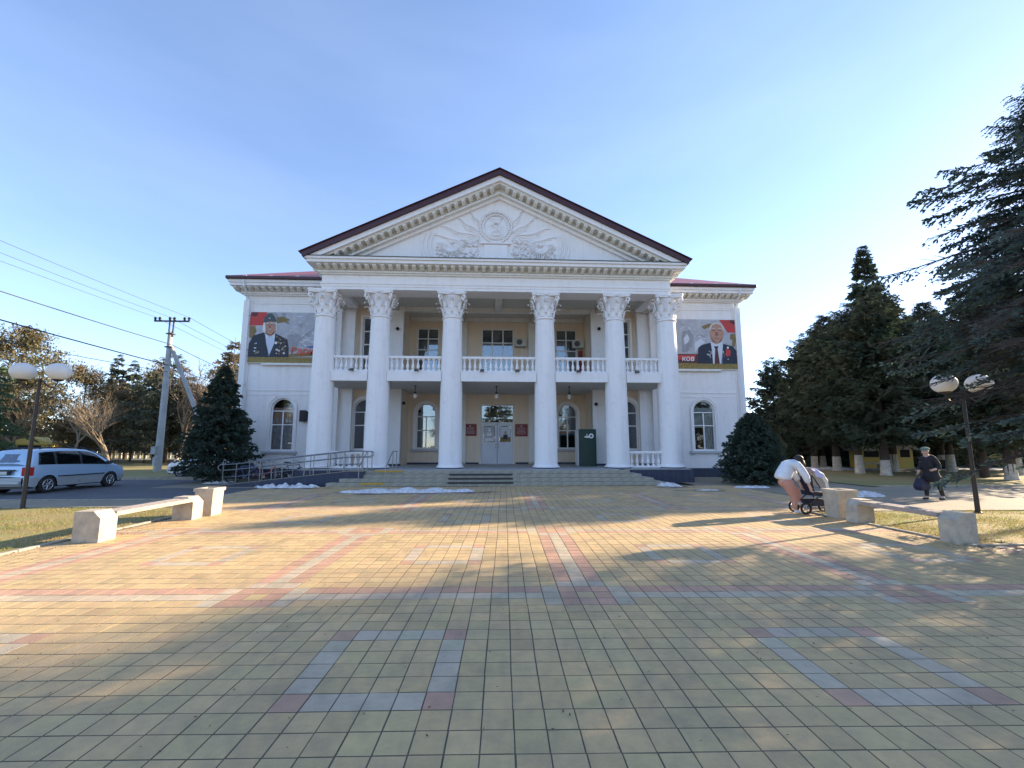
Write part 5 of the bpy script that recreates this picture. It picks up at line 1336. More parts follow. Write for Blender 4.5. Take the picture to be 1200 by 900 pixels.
def hand_pts(P_, E2, wrist, d, side, pre, curl=.5, sc=1.0):
    """palm with four fingers and a thumb; d = pointing direction, side = thumb direction"""
    d = Vector(d).normalized(); side = Vector(side).normalized(); nrm = d.cross(side).normalized(); w = Vector(P_[wrist][:3])
    pal = w + d*.05*sc; P_[pre+'palm'] = (*pal, (.036*sc, .016*sc)); E2.append((wrist, pre+'palm'))
    for i, (ln, off) in enumerate(((.070, .027), (.078, .009), (.072, -.009), (.058, -.027))):
        a = pal + d*.045*sc + side*off*sc; b = a + (d*(1-curl*.5) + nrm*curl*.6).normalized()*ln*.5*sc; c = b + (d*(1-curl) + nrm*curl).normalized()*ln*.5*sc
        P_[f'{pre}f{i}a'] = (*a, .0095*sc); P_[f'{pre}f{i}b'] = (*b, .0085*sc); P_[f'{pre}f{i}c'] = (*c, .0072*sc)
        E2 += [(pre+'palm', f'{pre}f{i}a'), (f'{pre}f{i}a', f'{pre}f{i}b'), (f'{pre}f{i}b', f'{pre}f{i}c')]
    a = pal + side*.038*sc; b = a + (d*.7 + side*.5).normalized()*.035*sc; P_[pre+'ta'] = (*a, .011*sc); P_[pre+'tb'] = (*b, .009*sc); E2 += [(pre+'palm', pre+'ta'), (pre+'ta', pre+'tb')]
def face(parent, c, fwd, m='skin', sc=1.0, hair=None):
    """eyes, brows, nose, mouth, ears on a head centred at c looking along fwd"""
    f = Vector(fwd).normalized(); r = f.cross(Vector((0, 0, 1))).normalized(); u = r.cross(f).normalized(); c = Vector(c)
    mb = MB(); nose = MB()
    nose.tube([c+f*.088*sc+u*.012*sc, c+f*.112*sc-u*.022*sc], [.009*sc, .016*sc], 6)
    for s in (-1, 1): nose.ell(tuple(c+r*s*.078*sc-f*.005*sc), .012*sc, .018*sc, .03*sc, 8, 6)
    part('face_features', nose, m, parent, smooth=True)
    for s in (-1, 1):
        mb.ell(tuple(c+r*s*.032*sc+f*.086*sc+u*.012*sc), .012*sc, .010*sc, .007*sc, 8, 5)
        mb.tube([c+r*s*.018*sc+f*.090*sc+u*.030*sc, c+r*s*.048*sc+f*.080*sc+u*.030*sc], .004*sc, 4)
    mb.tube([c-r*.024*sc+f*.088*sc-u*.052*sc, c+f*.094*sc-u*.054*sc, c+r*.024*sc+f*.088*sc-u*.052*sc], .005*sc, 5)
    part('eyes_and_mouth', mb, 'hair_dark', parent)

# walking person in a cap ------------------------------------------------
Pm = thing('person', 'person walking left in black coat and green cap carrying a dark bag', 'person', (14.25, 13.45, 0), 0)
# faces -x
pt = {'pel': (0, 0, .90, (.15, .13)), 'wai': (-.01, 0, 1.06, (.155, .13)), 'chest': (-.03, 0, 1.24, (.17, .15)), 'sh': (-.05, 0, 1.36, (.13, .12)), 'neck': (-.09, 0, 1.43, .055),
      'hd0': (-.12, -.01, 1.49, (.072, .08)), 'hd1': (-.135, -.015, 1.56, (.085, .095)), 'hd2': (-.13, -.01, 1.62, (.07, .085)),
      'shl': (-.04, -.17, 1.34, .07), 'ell': (.05, -.24, 1.08, .055), 'wrl': (-.13, -.26, .99, .033), 'shr': (-.05, .17, 1.34, .07), 'elr': (-.06, .24, 1.08, .055), 'wrr': (-.20, .20, .90, .033),
      'hipl': (-.01, -.09, .86, .10), 'knl': (.12, -.10, .50, .062), 'anl': (.22, -.10, .12, .040), 'tol': (.11, -.10, .05, .035),
      'hipr': (-.01, .09, .86, .10), 'knr': (-.10, .10, .50, .062), 'anr': (-.12, .10, .10, .040), 'tor': (-.25, .10, .05, .035)}
ed = [('pel', 'wai'), ('wai', 'chest'), ('chest', 'sh'), ('sh', 'neck'), ('neck', 'hd0'), ('hd0', 'hd1'), ('hd1', 'hd2'), ('sh', 'shl'), ('shl', 'ell'), ('ell', 'wrl'), ('sh', 'shr'), ('shr', 'elr'), ('elr', 'wrr'),
      ('pel', 'hipl'), ('hipl', 'knl'), ('knl', 'anl'), ('anl', 'tol'), ('pel', 'hipr'), ('hipr', 'knr'), ('knr', 'anr'), ('anr', 'tor')]
hand_pts(pt, ed, 'wrl', (-1, -.1, -.2), (0, 0, 1), 'L', .6); hand_pts(pt, ed, 'wrr', (-.4, 0, -1), (-1, 0, .3), 'R', .9)
skinmesh('body', pt, ed, 'skin', Pm)
ct = {k: (*pt[k][:3], r) for k, r in dict(pel=(.19, .17), wai=(.185, .16), chest=(.20, .18), sh=(.16, .14), shl=.092, ell=.078, shr=.092, elr=.078).items()}
ct['col'] = (-.085, 0, 1.42, .085); ct['wl2'] = (-.10, -.257, 1.0, .055); ct['wr2'] = (-.18, .21, .93, .055); ct['hem1'] = (.01, 0, .74, (.20, .19)); ct['hem2'] = (.02, 0, .56, (.225, .20))
skinmesh('coat', ct, [('pel', 'wai'), ('wai', 'chest'), ('chest', 'sh'), ('sh', 'col'), ('sh', 'shl'), ('shl', 'ell'), ('ell', 'wl2'), ('sh', 'shr'), ('shr', 'elr'), ('elr', 'wr2'), ('pel', 'hem1'), ('hem1', 'hem2')], 'coat_black', Pm)
for s in ('l', 'r'):
    lp = {'a': (*pt['hip'+s][:3], .115), 'b': (*pt['kn'+s][:3], .075), 'c': (*pt['an'+s][:3], .053)}
    skinmesh('stocking', lp, [('a', 'b'), ('b', 'c')], 'stocking', Pm)
    a = Vector(pt['an'+s][:3]); skinmesh('shoe', {'a': (a.x+.05, a.y, .06, (.052, .05)), 'b': (a.x-.04, a.y, .055, (.052, .045)), 'c': (a.x-.15, a.y, .04, (.042, .034))}, [('a', 'b'), ('b', 'c')], 'black', Pm)
face(Pm, (-.15, -.03, 1.555), (-.75, -.65, -.1))
hc = MB(); hc.ell((-.115, 0, 1.645), .125, .115, .062, 18, 10, 0, -.6); hc.prism([(-.235+.0, -.085), (-.20, -.11), (-.16, -.12), (-.16, .12), (-.20, .09), (-.235, .06)], 1.598, 1.612, 'z'); part('cap', hc, 'cap_green', Pm, smooth=True)
hr = MB(); hr.ell((-.085, .02, 1.57), .085, .09, .075, 14, 8, 0); part('hair', hr, 'p_hair', Pm, smooth=True)
Bg = thing('shopping_bag', 'large dark purple bag held by the walking person', 'bag', (14.03, 13.57, .30), .25)
mb = MB(); mb.loft([[(-.22, -.10, 0), (.22, -.09, 0), (.22, .09, 0), (-.22, .10, 0)], [(-.27, -.13, .14), (.25, -.13, .14), (.25, .12, .14), (-.27, .13, .14)], [(-.19, -.09, .40), (.18, -.09, .42), (.18, .08, .42), (-.19, .08, .40)]]); o = part('bag', mb, 'bag_purple', Bg)
bv = o.modifiers.new('b', 'BEVEL'); bv.width = .05; bv.segments = 3
mb = MB()
for yy in (-.07, .07): mb.tube([(-.10, yy, .40), (-.07, yy*.6, .50), (0, 0, .53), (.07, yy*.6, .50), (.10, yy, .41)], .010, 5)
part('handle', mb, 'bag_purple', Bg)

# woman bending over a pushchair -----------------------------------------
Pw = thing('person', 'person in loose white jacket and white trainers bending over a pushchair', 'person', (7.80, 10.95, 0), 0)
# faces +x, bent forward
pt = {'pel': (-.24, 0, .86, (.17, .17)), 'wai': (-.20, 0, 1.0, (.15, .15)), 'chest': (-.08, 0, 1.18, (.155, .17)), 'sh': (.05, 0, 1.29, (.12, .13)), 'neck': (.14, 0, 1.33, .055), 'hd0': (.20, 0, 1.345, (.075, .08)), 'hd1': (.25, 0, 1.36, (.088, .092)), 'hd2': (.27, 0, 1.40, (.075, .08)),
      'shl': (.06, -.17, 1.24, .065), 'ell': (.19, -.24, .97, .05), 'wrl': (.30, -.20, .70, .032), 'shr': (.06, .17, 1.24, .065), 'elr': (.22, .22, .98, .05), 'wrr': (.34, .18, .72, .032),
      'hipl': (-.20, -.10, .78, .125), 'knl': (-.06, -.10, .45, .082), 'anl': (-.06, -.10, .11, .042), 'tol': (.06, -.10, .05, .036),
      'hipr': (-.18, .09, .78, .12), 'knr': (.15, .06, .58, .080), 'anr': (.14, .04, .30, .042), 'tor': (.26, .04, .20, .036)}
ed = [('pel', 'wai'), ('wai', 'chest'), ('chest', 'sh'), ('sh', 'neck'), ('neck', 'hd0'), ('hd0', 'hd1'), ('hd1', 'hd2'), ('sh', 'shl'), ('shl', 'ell'), ('ell', 'wrl'), ('sh', 'shr'), ('shr', 'elr'), ('elr', 'wrr'),
      ('pel', 'hipl'), ('hipl', 'knl'), ('knl', 'anl'), ('anl', 'tol'), ('pel', 'hipr'), ('hipr', 'knr'), ('knr', 'anr'), ('anr', 'tor')]
hand_pts(pt, ed, 'wrl', (.3, 0, -1), (1, 0, 0), 'L', .6); hand_pts(pt, ed, 'wrr', (.3, 0, -1), (1, 0, 0), 'R', .6)
skinmesh('body', pt, ed, 'skin', Pw)
for s in ('l', 'r'):
    lp = {'p': (-.21, -.05 if s == 'l' else .05, .86, (.165, .13)), 'a': (*pt['hip'+s][:3], .150), 'm': tuple((np.array(pt['hip'+s][:3])+np.array(pt['kn'+s][:3]))/2) + (.125,), 'b': (*pt['kn'+s][:3], .092), 'q': tuple((np.array(pt['kn'+s][:3])*.55+np.array(pt['an'+s][:3])*.45)) + (.078,), 'c': (*pt['an'+s][:3], .050)}
    skinmesh('leggings', lp, [('p', 'a'), ('a', 'm'), ('m', 'b'), ('b', 'q'), ('q', 'c')], 'leg_tan', Pw)
    a = Vector(pt['an'+s][:3]); t = Vector(pt['to'+s][:3])
    skinmesh('shoe', {'a': (a.x-.03, a.y, a.z-.035, (.050, .048)), 'b': tuple((a+t)/2-Vector((0, 0, .01))) + ((.052, .045),), 'c': (t.x+.06, t.y, t.z-.01, (.044, .036))}, [('a', 'b'), ('b', 'c')], 'shoe_white', Pw)
jk = {'hem': (-.27, 0, .84, (.20, .20)), 'pel': (-.25, 0, .93, (.215, .21)), 'wai': (-.20, 0, 1.04, (.205, .20)), 'chest': (-.08, 0, 1.19, (.19, .20)), 'sh': (.04, 0, 1.28, (.145, .15)), 'col': (.11, 0, 1.315, .085),
      'shl': (.06, -.18, 1.23, .10), 'ell': (.18, -.245, .99, .095), 'wl2': (.27, -.21, .78, .072), 'shr': (.06, .18, 1.23, .10), 'elr': (.21, .225, 1.0, .095), 'wr2': (.31, .19, .80, .072)}
skinmesh('jacket', jk, [('hem', 'pel'), ('pel', 'wai'), ('wai', 'chest'), ('chest', 'sh'), ('sh', 'col'), ('sh', 'shl'), ('shl', 'ell'), ('ell', 'wl2'), ('sh', 'shr'), ('shr', 'elr'), ('elr', 'wr2')], 'jacket_white', Pw)
face(Pw, (.27, 0, 1.365), (.75, -.1, -.6))
hr = MB(); hr.ell((.215, 0, 1.405), .115, .105, .09, 16, 10); hr.ell((.19, 0, 1.34), .08, .10, .08, 12, 8); hr.tube([(.24, -.08, 1.36), (.28, -.09, 1.25), (.28, -.08, 1.17)], [.045, .04, .015], 7); part('hair', hr, 'hair_dark', Pw, smooth=True)
# pushchair
Pc = thing('pushchair', 'dark pushchair with pale lavender hood beside the person in white', 'pushchair', (8.42, 11.02, 0), 0)
for x, y, r in ((-.42, -.22, .145), (-.42, .22, .145), (.22, -.20, .13), (.36, .20, .13)):
    mb = MB(); n = 18; mb.tube([(r*.87*math.cos(2*PI*k/n), 0, r*.87*math.sin(2*PI*k/n)) for k in range(n+1)], .026, 6, cap=False); w_ = part('wheel', mb, 'tyre', Pc, (x, y, r))
    mb = MB(); mb.tube([(0, -.02, 0), (0, .02, 0)], .035, 8)
    for k in range(5): a = 2*PI*k/5; mb.tube([(0, 0, 0), (r*.8*math.cos(a), 0, r*.8*math.sin(a))], .009, 4)
    part('spokes', mb, 'hubcap', w_)
for s in (-1, 1):
    mb = MB(); mb.tube([(.27, s*.20, .14), (.08, s*.24, .50), (-.18, s*.25, .92), (-.26, s*.25, 1.02)], .016, 6); mb.tube([(-.42, s*.22, .15), (-.10, s*.23, .42), (.08, s*.24, .50)], .016, 6); mb.tube([(-.42, s*.22, .15), (.25, s*.2, .16)], .012, 6); part('frame', mb, 'pram_frame', Pc)
mb = MB(); mb.tube([(-.26, -.25, 1.02), (-.30, 0, 1.03), (-.26, .25, 1.02)], .018, 8); part('handle', mb, 'black', Pc)
mb = MB(); mb.loft([[(-.22, -.19, .20), (.20, -.19, .20), (.20, .19, .20), (-.22, .19, .20)], [(-.26, -.21, .36), (.24, -.21, .36), (.24, .21, .36), (-.26, .21, .36)]]); part('basket', mb, 'pram_navy', Pc)
mb = MB(); mb.loft([[(-.20, -.20, .46), (.34, -.18, .44), (.34, .18, .44), (-.20, .20, .46)], [(-.22, -.21, .56), (.38, -.19, .52), (.38, .19, .52), (-.22, .21, .56)]]); mb.loft([[(-.20, -.20, .5), (-.14, -.20, .5), (-.14, .20, .5), (-.20, .20, .5)], [(-.24, -.2, .95), (-.19, -.2, .95), (-.19, .2, .95), (-.24, .2, .95)]]); part('seat', mb, 'pram_navy', Pc)
for q, (mname, a0, a1) in enumerate((('hood_lavender', 100, 52), ('hood_white', 52, -8))):
    mb = MB(); vs_ = []; n = 10; m2 = 8
    for i in range(n+1):
        a = math.radians(a0 + (a1-a0)*i/n)
        for k in range(m2+1):
            b = PI*k/m2; rr = .36 + .012*math.cos(i*PI*2/5); yy = -.215*math.cos(b); lift = .55+.45*math.sin(b)**.5
            vs_.append((-.05 + rr*lift*math.cos(a)*1.0, yy, .70 + rr*lift*math.sin(a)*1.22))
    fs = [(i*(m2+1)+k, i*(m2+1)+k+1, (i+1)*(m2+1)+k+1, (i+1)*(m2+1)+k) for i in range(n) for k in range(m2)]
    mb.add(vs_, fs); o = part('hood', mb, mname, Pc, smooth=True)

# ------------------------------------------------------------------ vegetation
def unit(a): return a/np.maximum(np.linalg.norm(a, axis=-1, keepdims=True), 1e-9)
def sprays(P, D, ln, wd, rng, cross=True):
    """leaf-sized kite faces at P along D"""
    D = unit(D); N = len(P)
    side = unit(np.cross(D, np.array([0, 0, 1.0])) + rng.normal(0, .25, (N, 3))); up = unit(np.cross(side, D))
    out = []
    for S in ((side, up) if cross else (side,)):
        a = P; b = P + D*ln[:, None]*.5 + S*wd[:, None]*.5; c = P + D*ln[:, None]; d = P + D*ln[:, None]*.5 - S*wd[:, None]*.5
        out.append(np.stack([a, b, c, d], 1))
    V = np.concatenate(out, 0).reshape(-1, 3); F = np.arange(len(V)).reshape(-1, 4)
    return V, F
def strips(P0, P1, r0, r1, rng=None):
    """three-sided tapering limbs"""
    D = unit(P1-P0); a = unit(np.cross(D, np.array([.3, .2, 1.0]))); b = np.cross(D, a); V = []
    for P, r in ((P0, r0), (P1, r1)):
        for k in range(3):
            t = 2*PI*k/3; V.append(P + (a*math.cos(t) + b*math.sin(t))*r[:, None])
    V = np.stack(V, 1); n = len(P0); o = (np.arange(n)*6)[:, None, None]
    f = np.array([[0, 1, 4, 3], [1, 2, 5, 4], [2, 0, 3, 5]])
    return V.reshape(-1, 3), (o+f).reshape(-1, 4)
def conifer(seed, H, R, z0, nb, ntw, nsp, sl, sw, droop=.25, rise=.1, irregular=.25, keep=None, curl=.12, twl=.36, hexp=.9):
    """R: radius as function of height fraction array -> metres. returns (trunkV, trunkF, crownV, crownF)"""
    rng = np.random.RandomState(seed)
    hf = np.sort(rng.uniform(0, 1, nb)**hexp); h = z0 + (H*.985-z0)*hf
    L = R(h/H)*rng.uniform(1-irregular*1.2, 1+irregular*.4, nb); az = np.cumsum(np.full(nb, 2.39996)) + rng.uniform(-.5, .5, nb)
    rs_ = rise + .55*np.clip((h/H-.7)/.3, 0, 1) + rng.uniform(-.08, .08, nb); dr_ = droop*rng.uniform(.6, 1.3, nb)*(1-.7*np.clip((h/H-.6)/.4, 0, 1))
    T = (np.arange(ntw)+.5)/ntw; T = .12 + .88*T
    t = np.clip(T[None] + rng.uniform(-.5, .5, (nb, ntw))/ntw*.9, .05, 1)
    dirx, diry = np.cos(az)[:, None], np.sin(az)[:, None]
    def bz(t): return rs_[:, None]*t - dr_[:, None]*t**2 + curl*np.clip(t-.75, 0, 1)**2*8*.5
    B = np.stack([L[:, None]*t*dirx, L[:, None]*t*diry, h[:, None] + L[:, None]*bz(t)], -1)
    sgn = np.where((np.arange(ntw) % 2)[None] == 0, 1, -1)*np.ones((nb, 1))
    ang = az[:, None] + sgn*rng.uniform(.55, 1.15, (nb, ntw))
    tl = (L[:, None]*twl*(1-t)**.7*rng.uniform(.6, 1.15, (nb, ntw)) + sl*.9)
    td = np.stack([np.cos(ang), np.sin(ang), rng.uniform(-.45, -.02, (nb, ntw))], -1); td = unit(td)
    s = ((np.arange(nsp)+.3)/nsp)[None, None]*np.ones((nb, ntw, 1)) + rng.uniform(-.12, .12, (nb, ntw, nsp))
    P = B[:, :, None] + td[:, :, None]*(tl[:, :, None]*s)[..., None]; P[..., 2] -= (tl[:, :, None]*s**2*.22)
    D = td[:, :, None] + rng.normal(0, .38, (nb, ntw, nsp, 3)); D[..., 2] += .05
    P = P.reshape(-1, 3); D = D.reshape(-1, 3)
    # needles on the leader of each branch
    Bd = np.stack([np.broadcast_to(dirx, t.shape), np.broadcast_to(diry, t.shape), np.full(t.shape, -.05)], -1)
    P = np.concatenate([P, B.reshape(-1, 3)]); D = np.concatenate([D, Bd.reshape(-1, 3) + rng.normal(0, .25, (nb*ntw, 3))])
    if keep is not None: k = keep(P); P, D = P[k], D[k]
    N = len(P); tf_ = np.clip((H*1.04-P[:, 2])/(.22*H), .3, 1); V, F = sprays(P, D, sl*tf_*rng.uniform(.6, 1.3, N), sw*tf_*rng.uniform(.7, 1.3, N), rng)
    # wood
    tv, tf = [], []
    zs = np.linspace(-.1, H, 9); r0 = H*.017 + .03
    p0 = np.stack([np.zeros(8), np.zeros(8), zs[:-1]], 1); p1 = np.stack([np.zeros(8), np.zeros(8), zs[1:]], 1)
    rad = np.maximum(r0*(1-zs/H), .012)
    n = 8; ring_ = []
    for z, r in zip(zs, rad):
        a = np.arange(n)*2*PI/n; ring_.append(np.stack([r*np.cos(a), r*np.sin(a), np.full(n, z)], 1))
    RV = np.concatenate(ring_); RFc = np.array([(i*n+k, i*n+(k+1) % n, (i+1)*n+(k+1) % n, (i+1)*n+k) for i in range(8) for k in range(n)])
    tt = np.linspace(0, 1, 5); segs0, segs1, ra, rb = [], [], [], []
    for i in range(4):
        a = np.full((nb, 1), tt[i]); b = np.full((nb, 1), tt[i+1])
        segs0.append(np.concatenate([L[:, None]*a*dirx, L[:, None]*a*diry, h[:, None]+L[:, None]*bz(a)], 1)); segs1.append(np.concatenate([L[:, None]*b*dirx, L[:, None]*b*diry, h[:, None]+L[:, None]*bz(b)], 1))
        ra.append((.010+.009*L)*(1-tt[i]*.85)); rb.append((.010+.009*L)*(1-tt[i+1]*.85))
    SV, SF = strips(np.concatenate(segs0), np.concatenate(segs1), np.concatenate(ra), np.concatenate(rb))
    tw0 = B.reshape(-1, 3); tw1 = (B + td*tl[..., None]*.9).reshape(-1, 3); SV2, SF2 = strips(tw0, tw1, np.full(len(tw0), .006+.0006*H), np.full(len(tw0), .003))
    TV = np.concatenate([RV, SV, SV2]); TFc = np.concatenate([RFc, SF+len(RV), SF2+len(RV)+len(SV)])
    return TV, TFc, V, F
def plant(name, label, cat, loc, geo, bark, leafm, group=None, rot=0.0, wash=0.0, washr=.2):
    T = thing(name, label, cat, loc, rot, group)
    link('trunk', geo[0], T); link('crown', geo[1], T)
    if wash:
        mb = MB(); mb.lathe([(washr*1.35, -.05), (washr*1.12, .18), (washr*1.03, wash*.6), (washr*.98, wash)], seg=14, cap=False); part('limewash_band', mb, 'limewash', T, smooth=True)
    return T
def cgeo(args, bark, leafm):
    TV, TF_, V, F = args; return big_mesh('trunk', TV, TF_, bark), big_mesh('crown', V, F, leafm)
cone = lambda r: (lambda f: r*np.clip((1-f), 0, 1)**.85 + .05)
def profile(pts): 
    xs_, ys2 = zip(*pts); return lambda f: np.interp(f, xs_, ys2)

# the big spruce at the right edge
BSX, BSY, BSH = 11.75, 7.5, 9.3
def keep_big(P):
    # boughs leave a gap round the near lamp globe
    d = np.linalg.norm(P + np.array([BSX, BSY, 0]) - np.array([11.8, 10.4, 3.32]), axis=1); g = np.sin(P[:, 0]*1.3+1.3)*np.sin(P[:, 1]*1.4+.4)*np.sin(P[:, 2]*1.9+P[:, 0]*.6); g2 = np.sin(P[:, 0]*2.3+.7)*np.sin(P[:, 1]*2.6+1.9) + .5*np.sin(P[:, 2]*3.1+P[:, 0]); return (d > .72) & (g < .13) & ~((P[:, 2] < 4.6) & (g2 > .02))
big = conifer(21, BSH, profile([(0, 1.5), (.1, 1.9), (.2, 2.2), (.3, 2.5), (.4, 2.9), (.5, 3.05), (.62, 3.0), (.74, 2.4), (.87, 1.4), (1, .12)]), .75, 340, 36, 12, .10, .038, droop=.36, rise=.10, irregular=.55, keep=keep_big, curl=.25, twl=.36, hexp=.68)
plant('spruce_tree', 'huge blue spruce with drooping ragged boughs at the right edge over the lamp', 'tree', (BSX, BSY, 0), cgeo(big, 'bark', 'needles_blue'), None, None)

# spruces beside the building
s1 = conifer(31, 5.9, profile([(0, 1.55), (.1, 1.8), (.35, 1.6), (.6, 1.0), (.8, .55), (1, .05)]), .12, 210, 15, 5, .17, .075, droop=.10, rise=.16, irregular=.22)
plant('spruce_tree', 'dense dark blue spruce at the left corner of the building behind the railing', 'tree', (-13.75, 22.3, 0), cgeo(s1, 'bark', 'needles_bluedark'), None, None)
s2 = conifer(32, 3.35, profile([(0, 1.55), (.15, 1.6), (.4, 1.3), (.65, .85), (.85, .45), (1, .05)]), .05, 230, 14, 5, .14, .065, droop=.06, rise=.22, irregular=.16)
plant('spruce_tree', 'low dense dark conical spruce at the right corner of the building', 'tree', (12.35, 19.9, 0), cgeo(s2, 'bark', 'needles_bluedark'), None, None)

# park conifers at right with limewashed trunks
prA = profile([(0, 1.6), (.12, 2.6), (.3, 2.9), (.5, 2.6), (.7, 2.0), (.88, 1.0), (1, .1)])
gA = cgeo(conifer(41, 12.0, prA, 1.7, 140, 16, 6, .30, .11, droop=.10, rise=.38, irregular=.5), 'bark', 'needles_dark')
gB = cgeo(conifer(42, 13.0, profile([(0, 1.8), (.12, 2.8), (.35, 2.7), (.6, 2.3), (.8, 1.5), (1, .1)]), 1.9, 150, 16, 6, .30, .11, droop=.12, rise=.32, irregular=.5), 'bark', 'needles_dark')
gC = cgeo(conifer(43, 24.5, cone(4.3), 3, 170, 14, 5, .45, .2, droop=.2, rise=.22, irregular=.25), 'bark', 'needles_dark')
spots = [(25.9, 33.6, gA, 'needles', 0.4, 'first dark park conifer from the building, limewashed foot'), (24.7, 29.9, gB, 0, 1.7, 'second dark park conifer from the building, slim limewashed foot'),
         (23.8, 27.0, gA, 0, 3.0, 'third dark park conifer from the building, limewashed foot left of the yellow stall'), (23.85, 25.2, gB, 0, 4.0, 'dark park conifer with the widest limewashed foot, right of the yellow stall'),
         (27.8, 28.7, gB, 0, 2.2, 'dark park conifer with slanting limewashed foot behind the second stall'), (31.7, 28.5, gA, 0, 5.5, 'dark park conifer with limewashed foot behind the walking person'),
         (26.8, 21.2, gB, 0, 5.0, 'dark park conifer standing behind the big blue spruce'), (31.5, 24.6, gB, 0, 2.9, 'dark park conifer close behind the big blue spruce, left of the forked foot'), (37.0, 29.4, gA, 0, 1.0, 'dark park conifer with forked limewashed foot at the right edge')]
for k, (x, y, g, _, r, lab) in enumerate(spots):
    T = plant('park_conifer', lab, 'tree', (x, y, 0), g, None, None, 'conifers in the park at right', r, 1.05 + .1*(k % 3), .23 + .02*(k % 2)); T.scale = (1, 1, [.93, .90, .95, .88, 1.05, .95, .8, 1.05, 1.0][k])
T = plant('tall_spruce', 'tallest pointed spruce rising above the right park trees', 'tree', (41.6, 44, 0), gC, None, None); 
for k, (x, y, s_, lab) in enumerate(((33, 40, 1.0, 'dark conifer in the second park row nearest the building'), (38, 36, 1.05, 'dark conifer in the second park row under the tall spruce'), (46, 40, 1.1, 'dark conifer in the second park row right of the tall spruce'), (44, 33, 1.1, 'dark conifer in the second park row near the right edge'), (28.5, 36, .95, 'dark conifer in the second park row just right of the building corner'), (36, 33, 1.08, 'dark conifer in the second park row behind the walking person'), (34.5, 45, 1.1, 'dark conifer in the third park row left of the tall spruce'), (50, 46, 1.2, 'dark conifer in the third park row right of the tall spruce'), (30, 44, .95, 'dark conifer in the second park row, far left'))):
    T = plant('park_conifer', lab, 'tree', (x, y, 0), (gA, gB)[k % 2], None, None, 'conifers in the park at right', k*1.3, 1.0, .24); T.scale = (s_, s_, s_)
# trees beyond the right edge of the frame, whose shade falls on the plaza
gS = cgeo(conifer(51, 11, profile([(0, 1.5), (.2, 2.3), (.5, 2.3), (.8, 1.2), (1, .1)]), 2.2, 60, 12, 4, .3, .12, droop=.3, rise=.15, irregular=.5), 'bark', 'needles_green')
for x, y, s_, r, wh in ((30.5, 13.8, 1.1, 2, 'nearest to the road'), (27.5, 23.0, 1.0, 5, 'nearest to the park conifers')):
    T = plant('roadside_spruce', 'open spruce beyond the right edge of the plaza, ' + wh, 'tree', (x, y, 0), gS, None, None, 'spruces beyond the right edge', r); T.scale = (s_, s_, s_)

# clumped broad crowns and pines
def clumpy(seed, H, r, zb, ncl, m, sl, sw, flat=.6, trunk_r=.16, limbs=16):
    rng = np.random.RandomState(seed)
    ph = rng.uniform(0, 2*PI, ncl); hh = rng.uniform(0, 1, ncl); cz = zb + (H-zb)*hh; rad = r*np.sqrt(np.clip(1-(2*(hh**.8)-1)**2*.85, .08, 1))*rng.uniform(.25, 1.0, ncl)
    C = np.stack([rad*np.cos(ph), rad*np.sin(ph), cz], 1); cr = rng.uniform(.09, .18, ncl)*H*.55
    P = C[:, None] + rng.normal(0, 1, (ncl, m, 3))*cr[:, None, None]*np.array([.55, .55, .55*flat]); D = rng.normal(0, 1, (ncl, m, 3)); P = P.reshape(-1, 3)
    N = len(P); V, F = sprays(P, D.reshape(-1, 3), sl*rng.uniform(.6, 1.3, N), sw*rng.uniform(.6, 1.3, N), rng, cross=False)
    mb = MB(); mb.tube([(0, 0, -.1), (.05*H*.1, 0, H*.4), (0, .1, H*.9)], [trunk_r, trunk_r*.7, trunk_r*.2], 8)
    for i in range(min(limbs*2, ncl)):
        c = C[i]; z1 = max(zb*.8, c[2]-rad[i]*.6); mb.tube([(0, 0, z1), tuple((c*.55 + np.array([0, 0, z1])*.45)), tuple(c)], [trunk_r*.35, trunk_r*.2, trunk_r*.06], 4)
    return (np.array(mb.v), None, V, F, mb)
def clgeo(a, bark, leafm): return a[4].mesh('trunk', bark), big_mesh('crown', a[2], a[3], leafm)
def bare(seed, H, r0, levels=6, spread=.42, m=None):
    rng = random.Random(seed); mb = MB()
    def grow(p, d, L, r, lv):
        n = 2; pts = [p]; q = p.copy(); dd = d.copy()
        for i in range(n):
            dd = (dd + Vector((rng.gauss(0, .12), rng.gauss(0, .12), rng.gauss(0, .05)+.04))).normalized(); q = q + dd*L/n; pts.append(q.copy())
        mb.tube(pts, [r, r*.85, r*.68], 6 if lv > 3 else 3, cap=False)
        if lv == 0: return
        k = 3 if lv > 1 else 3
        for i in range(k):
            a = rng.uniform(0, 2*PI); ax = Vector((math.cos(a), math.sin(a), rng.uniform(-.1, .25))); nd = (dd + ax*spread*rng.uniform(.7, 1.5)).normalized()
            s_ = pts[1].lerp(pts[2], rng.uniform(.1, 1.0)) if i else pts[2]; grow(s_, nd, L*rng.uniform(.6, .95), r*(.55 if i else .68), lv-1)
    grow(Vector((0, 0, -.1)), Vector((0, 0, 1)), H*.24, r0, levels); return mb
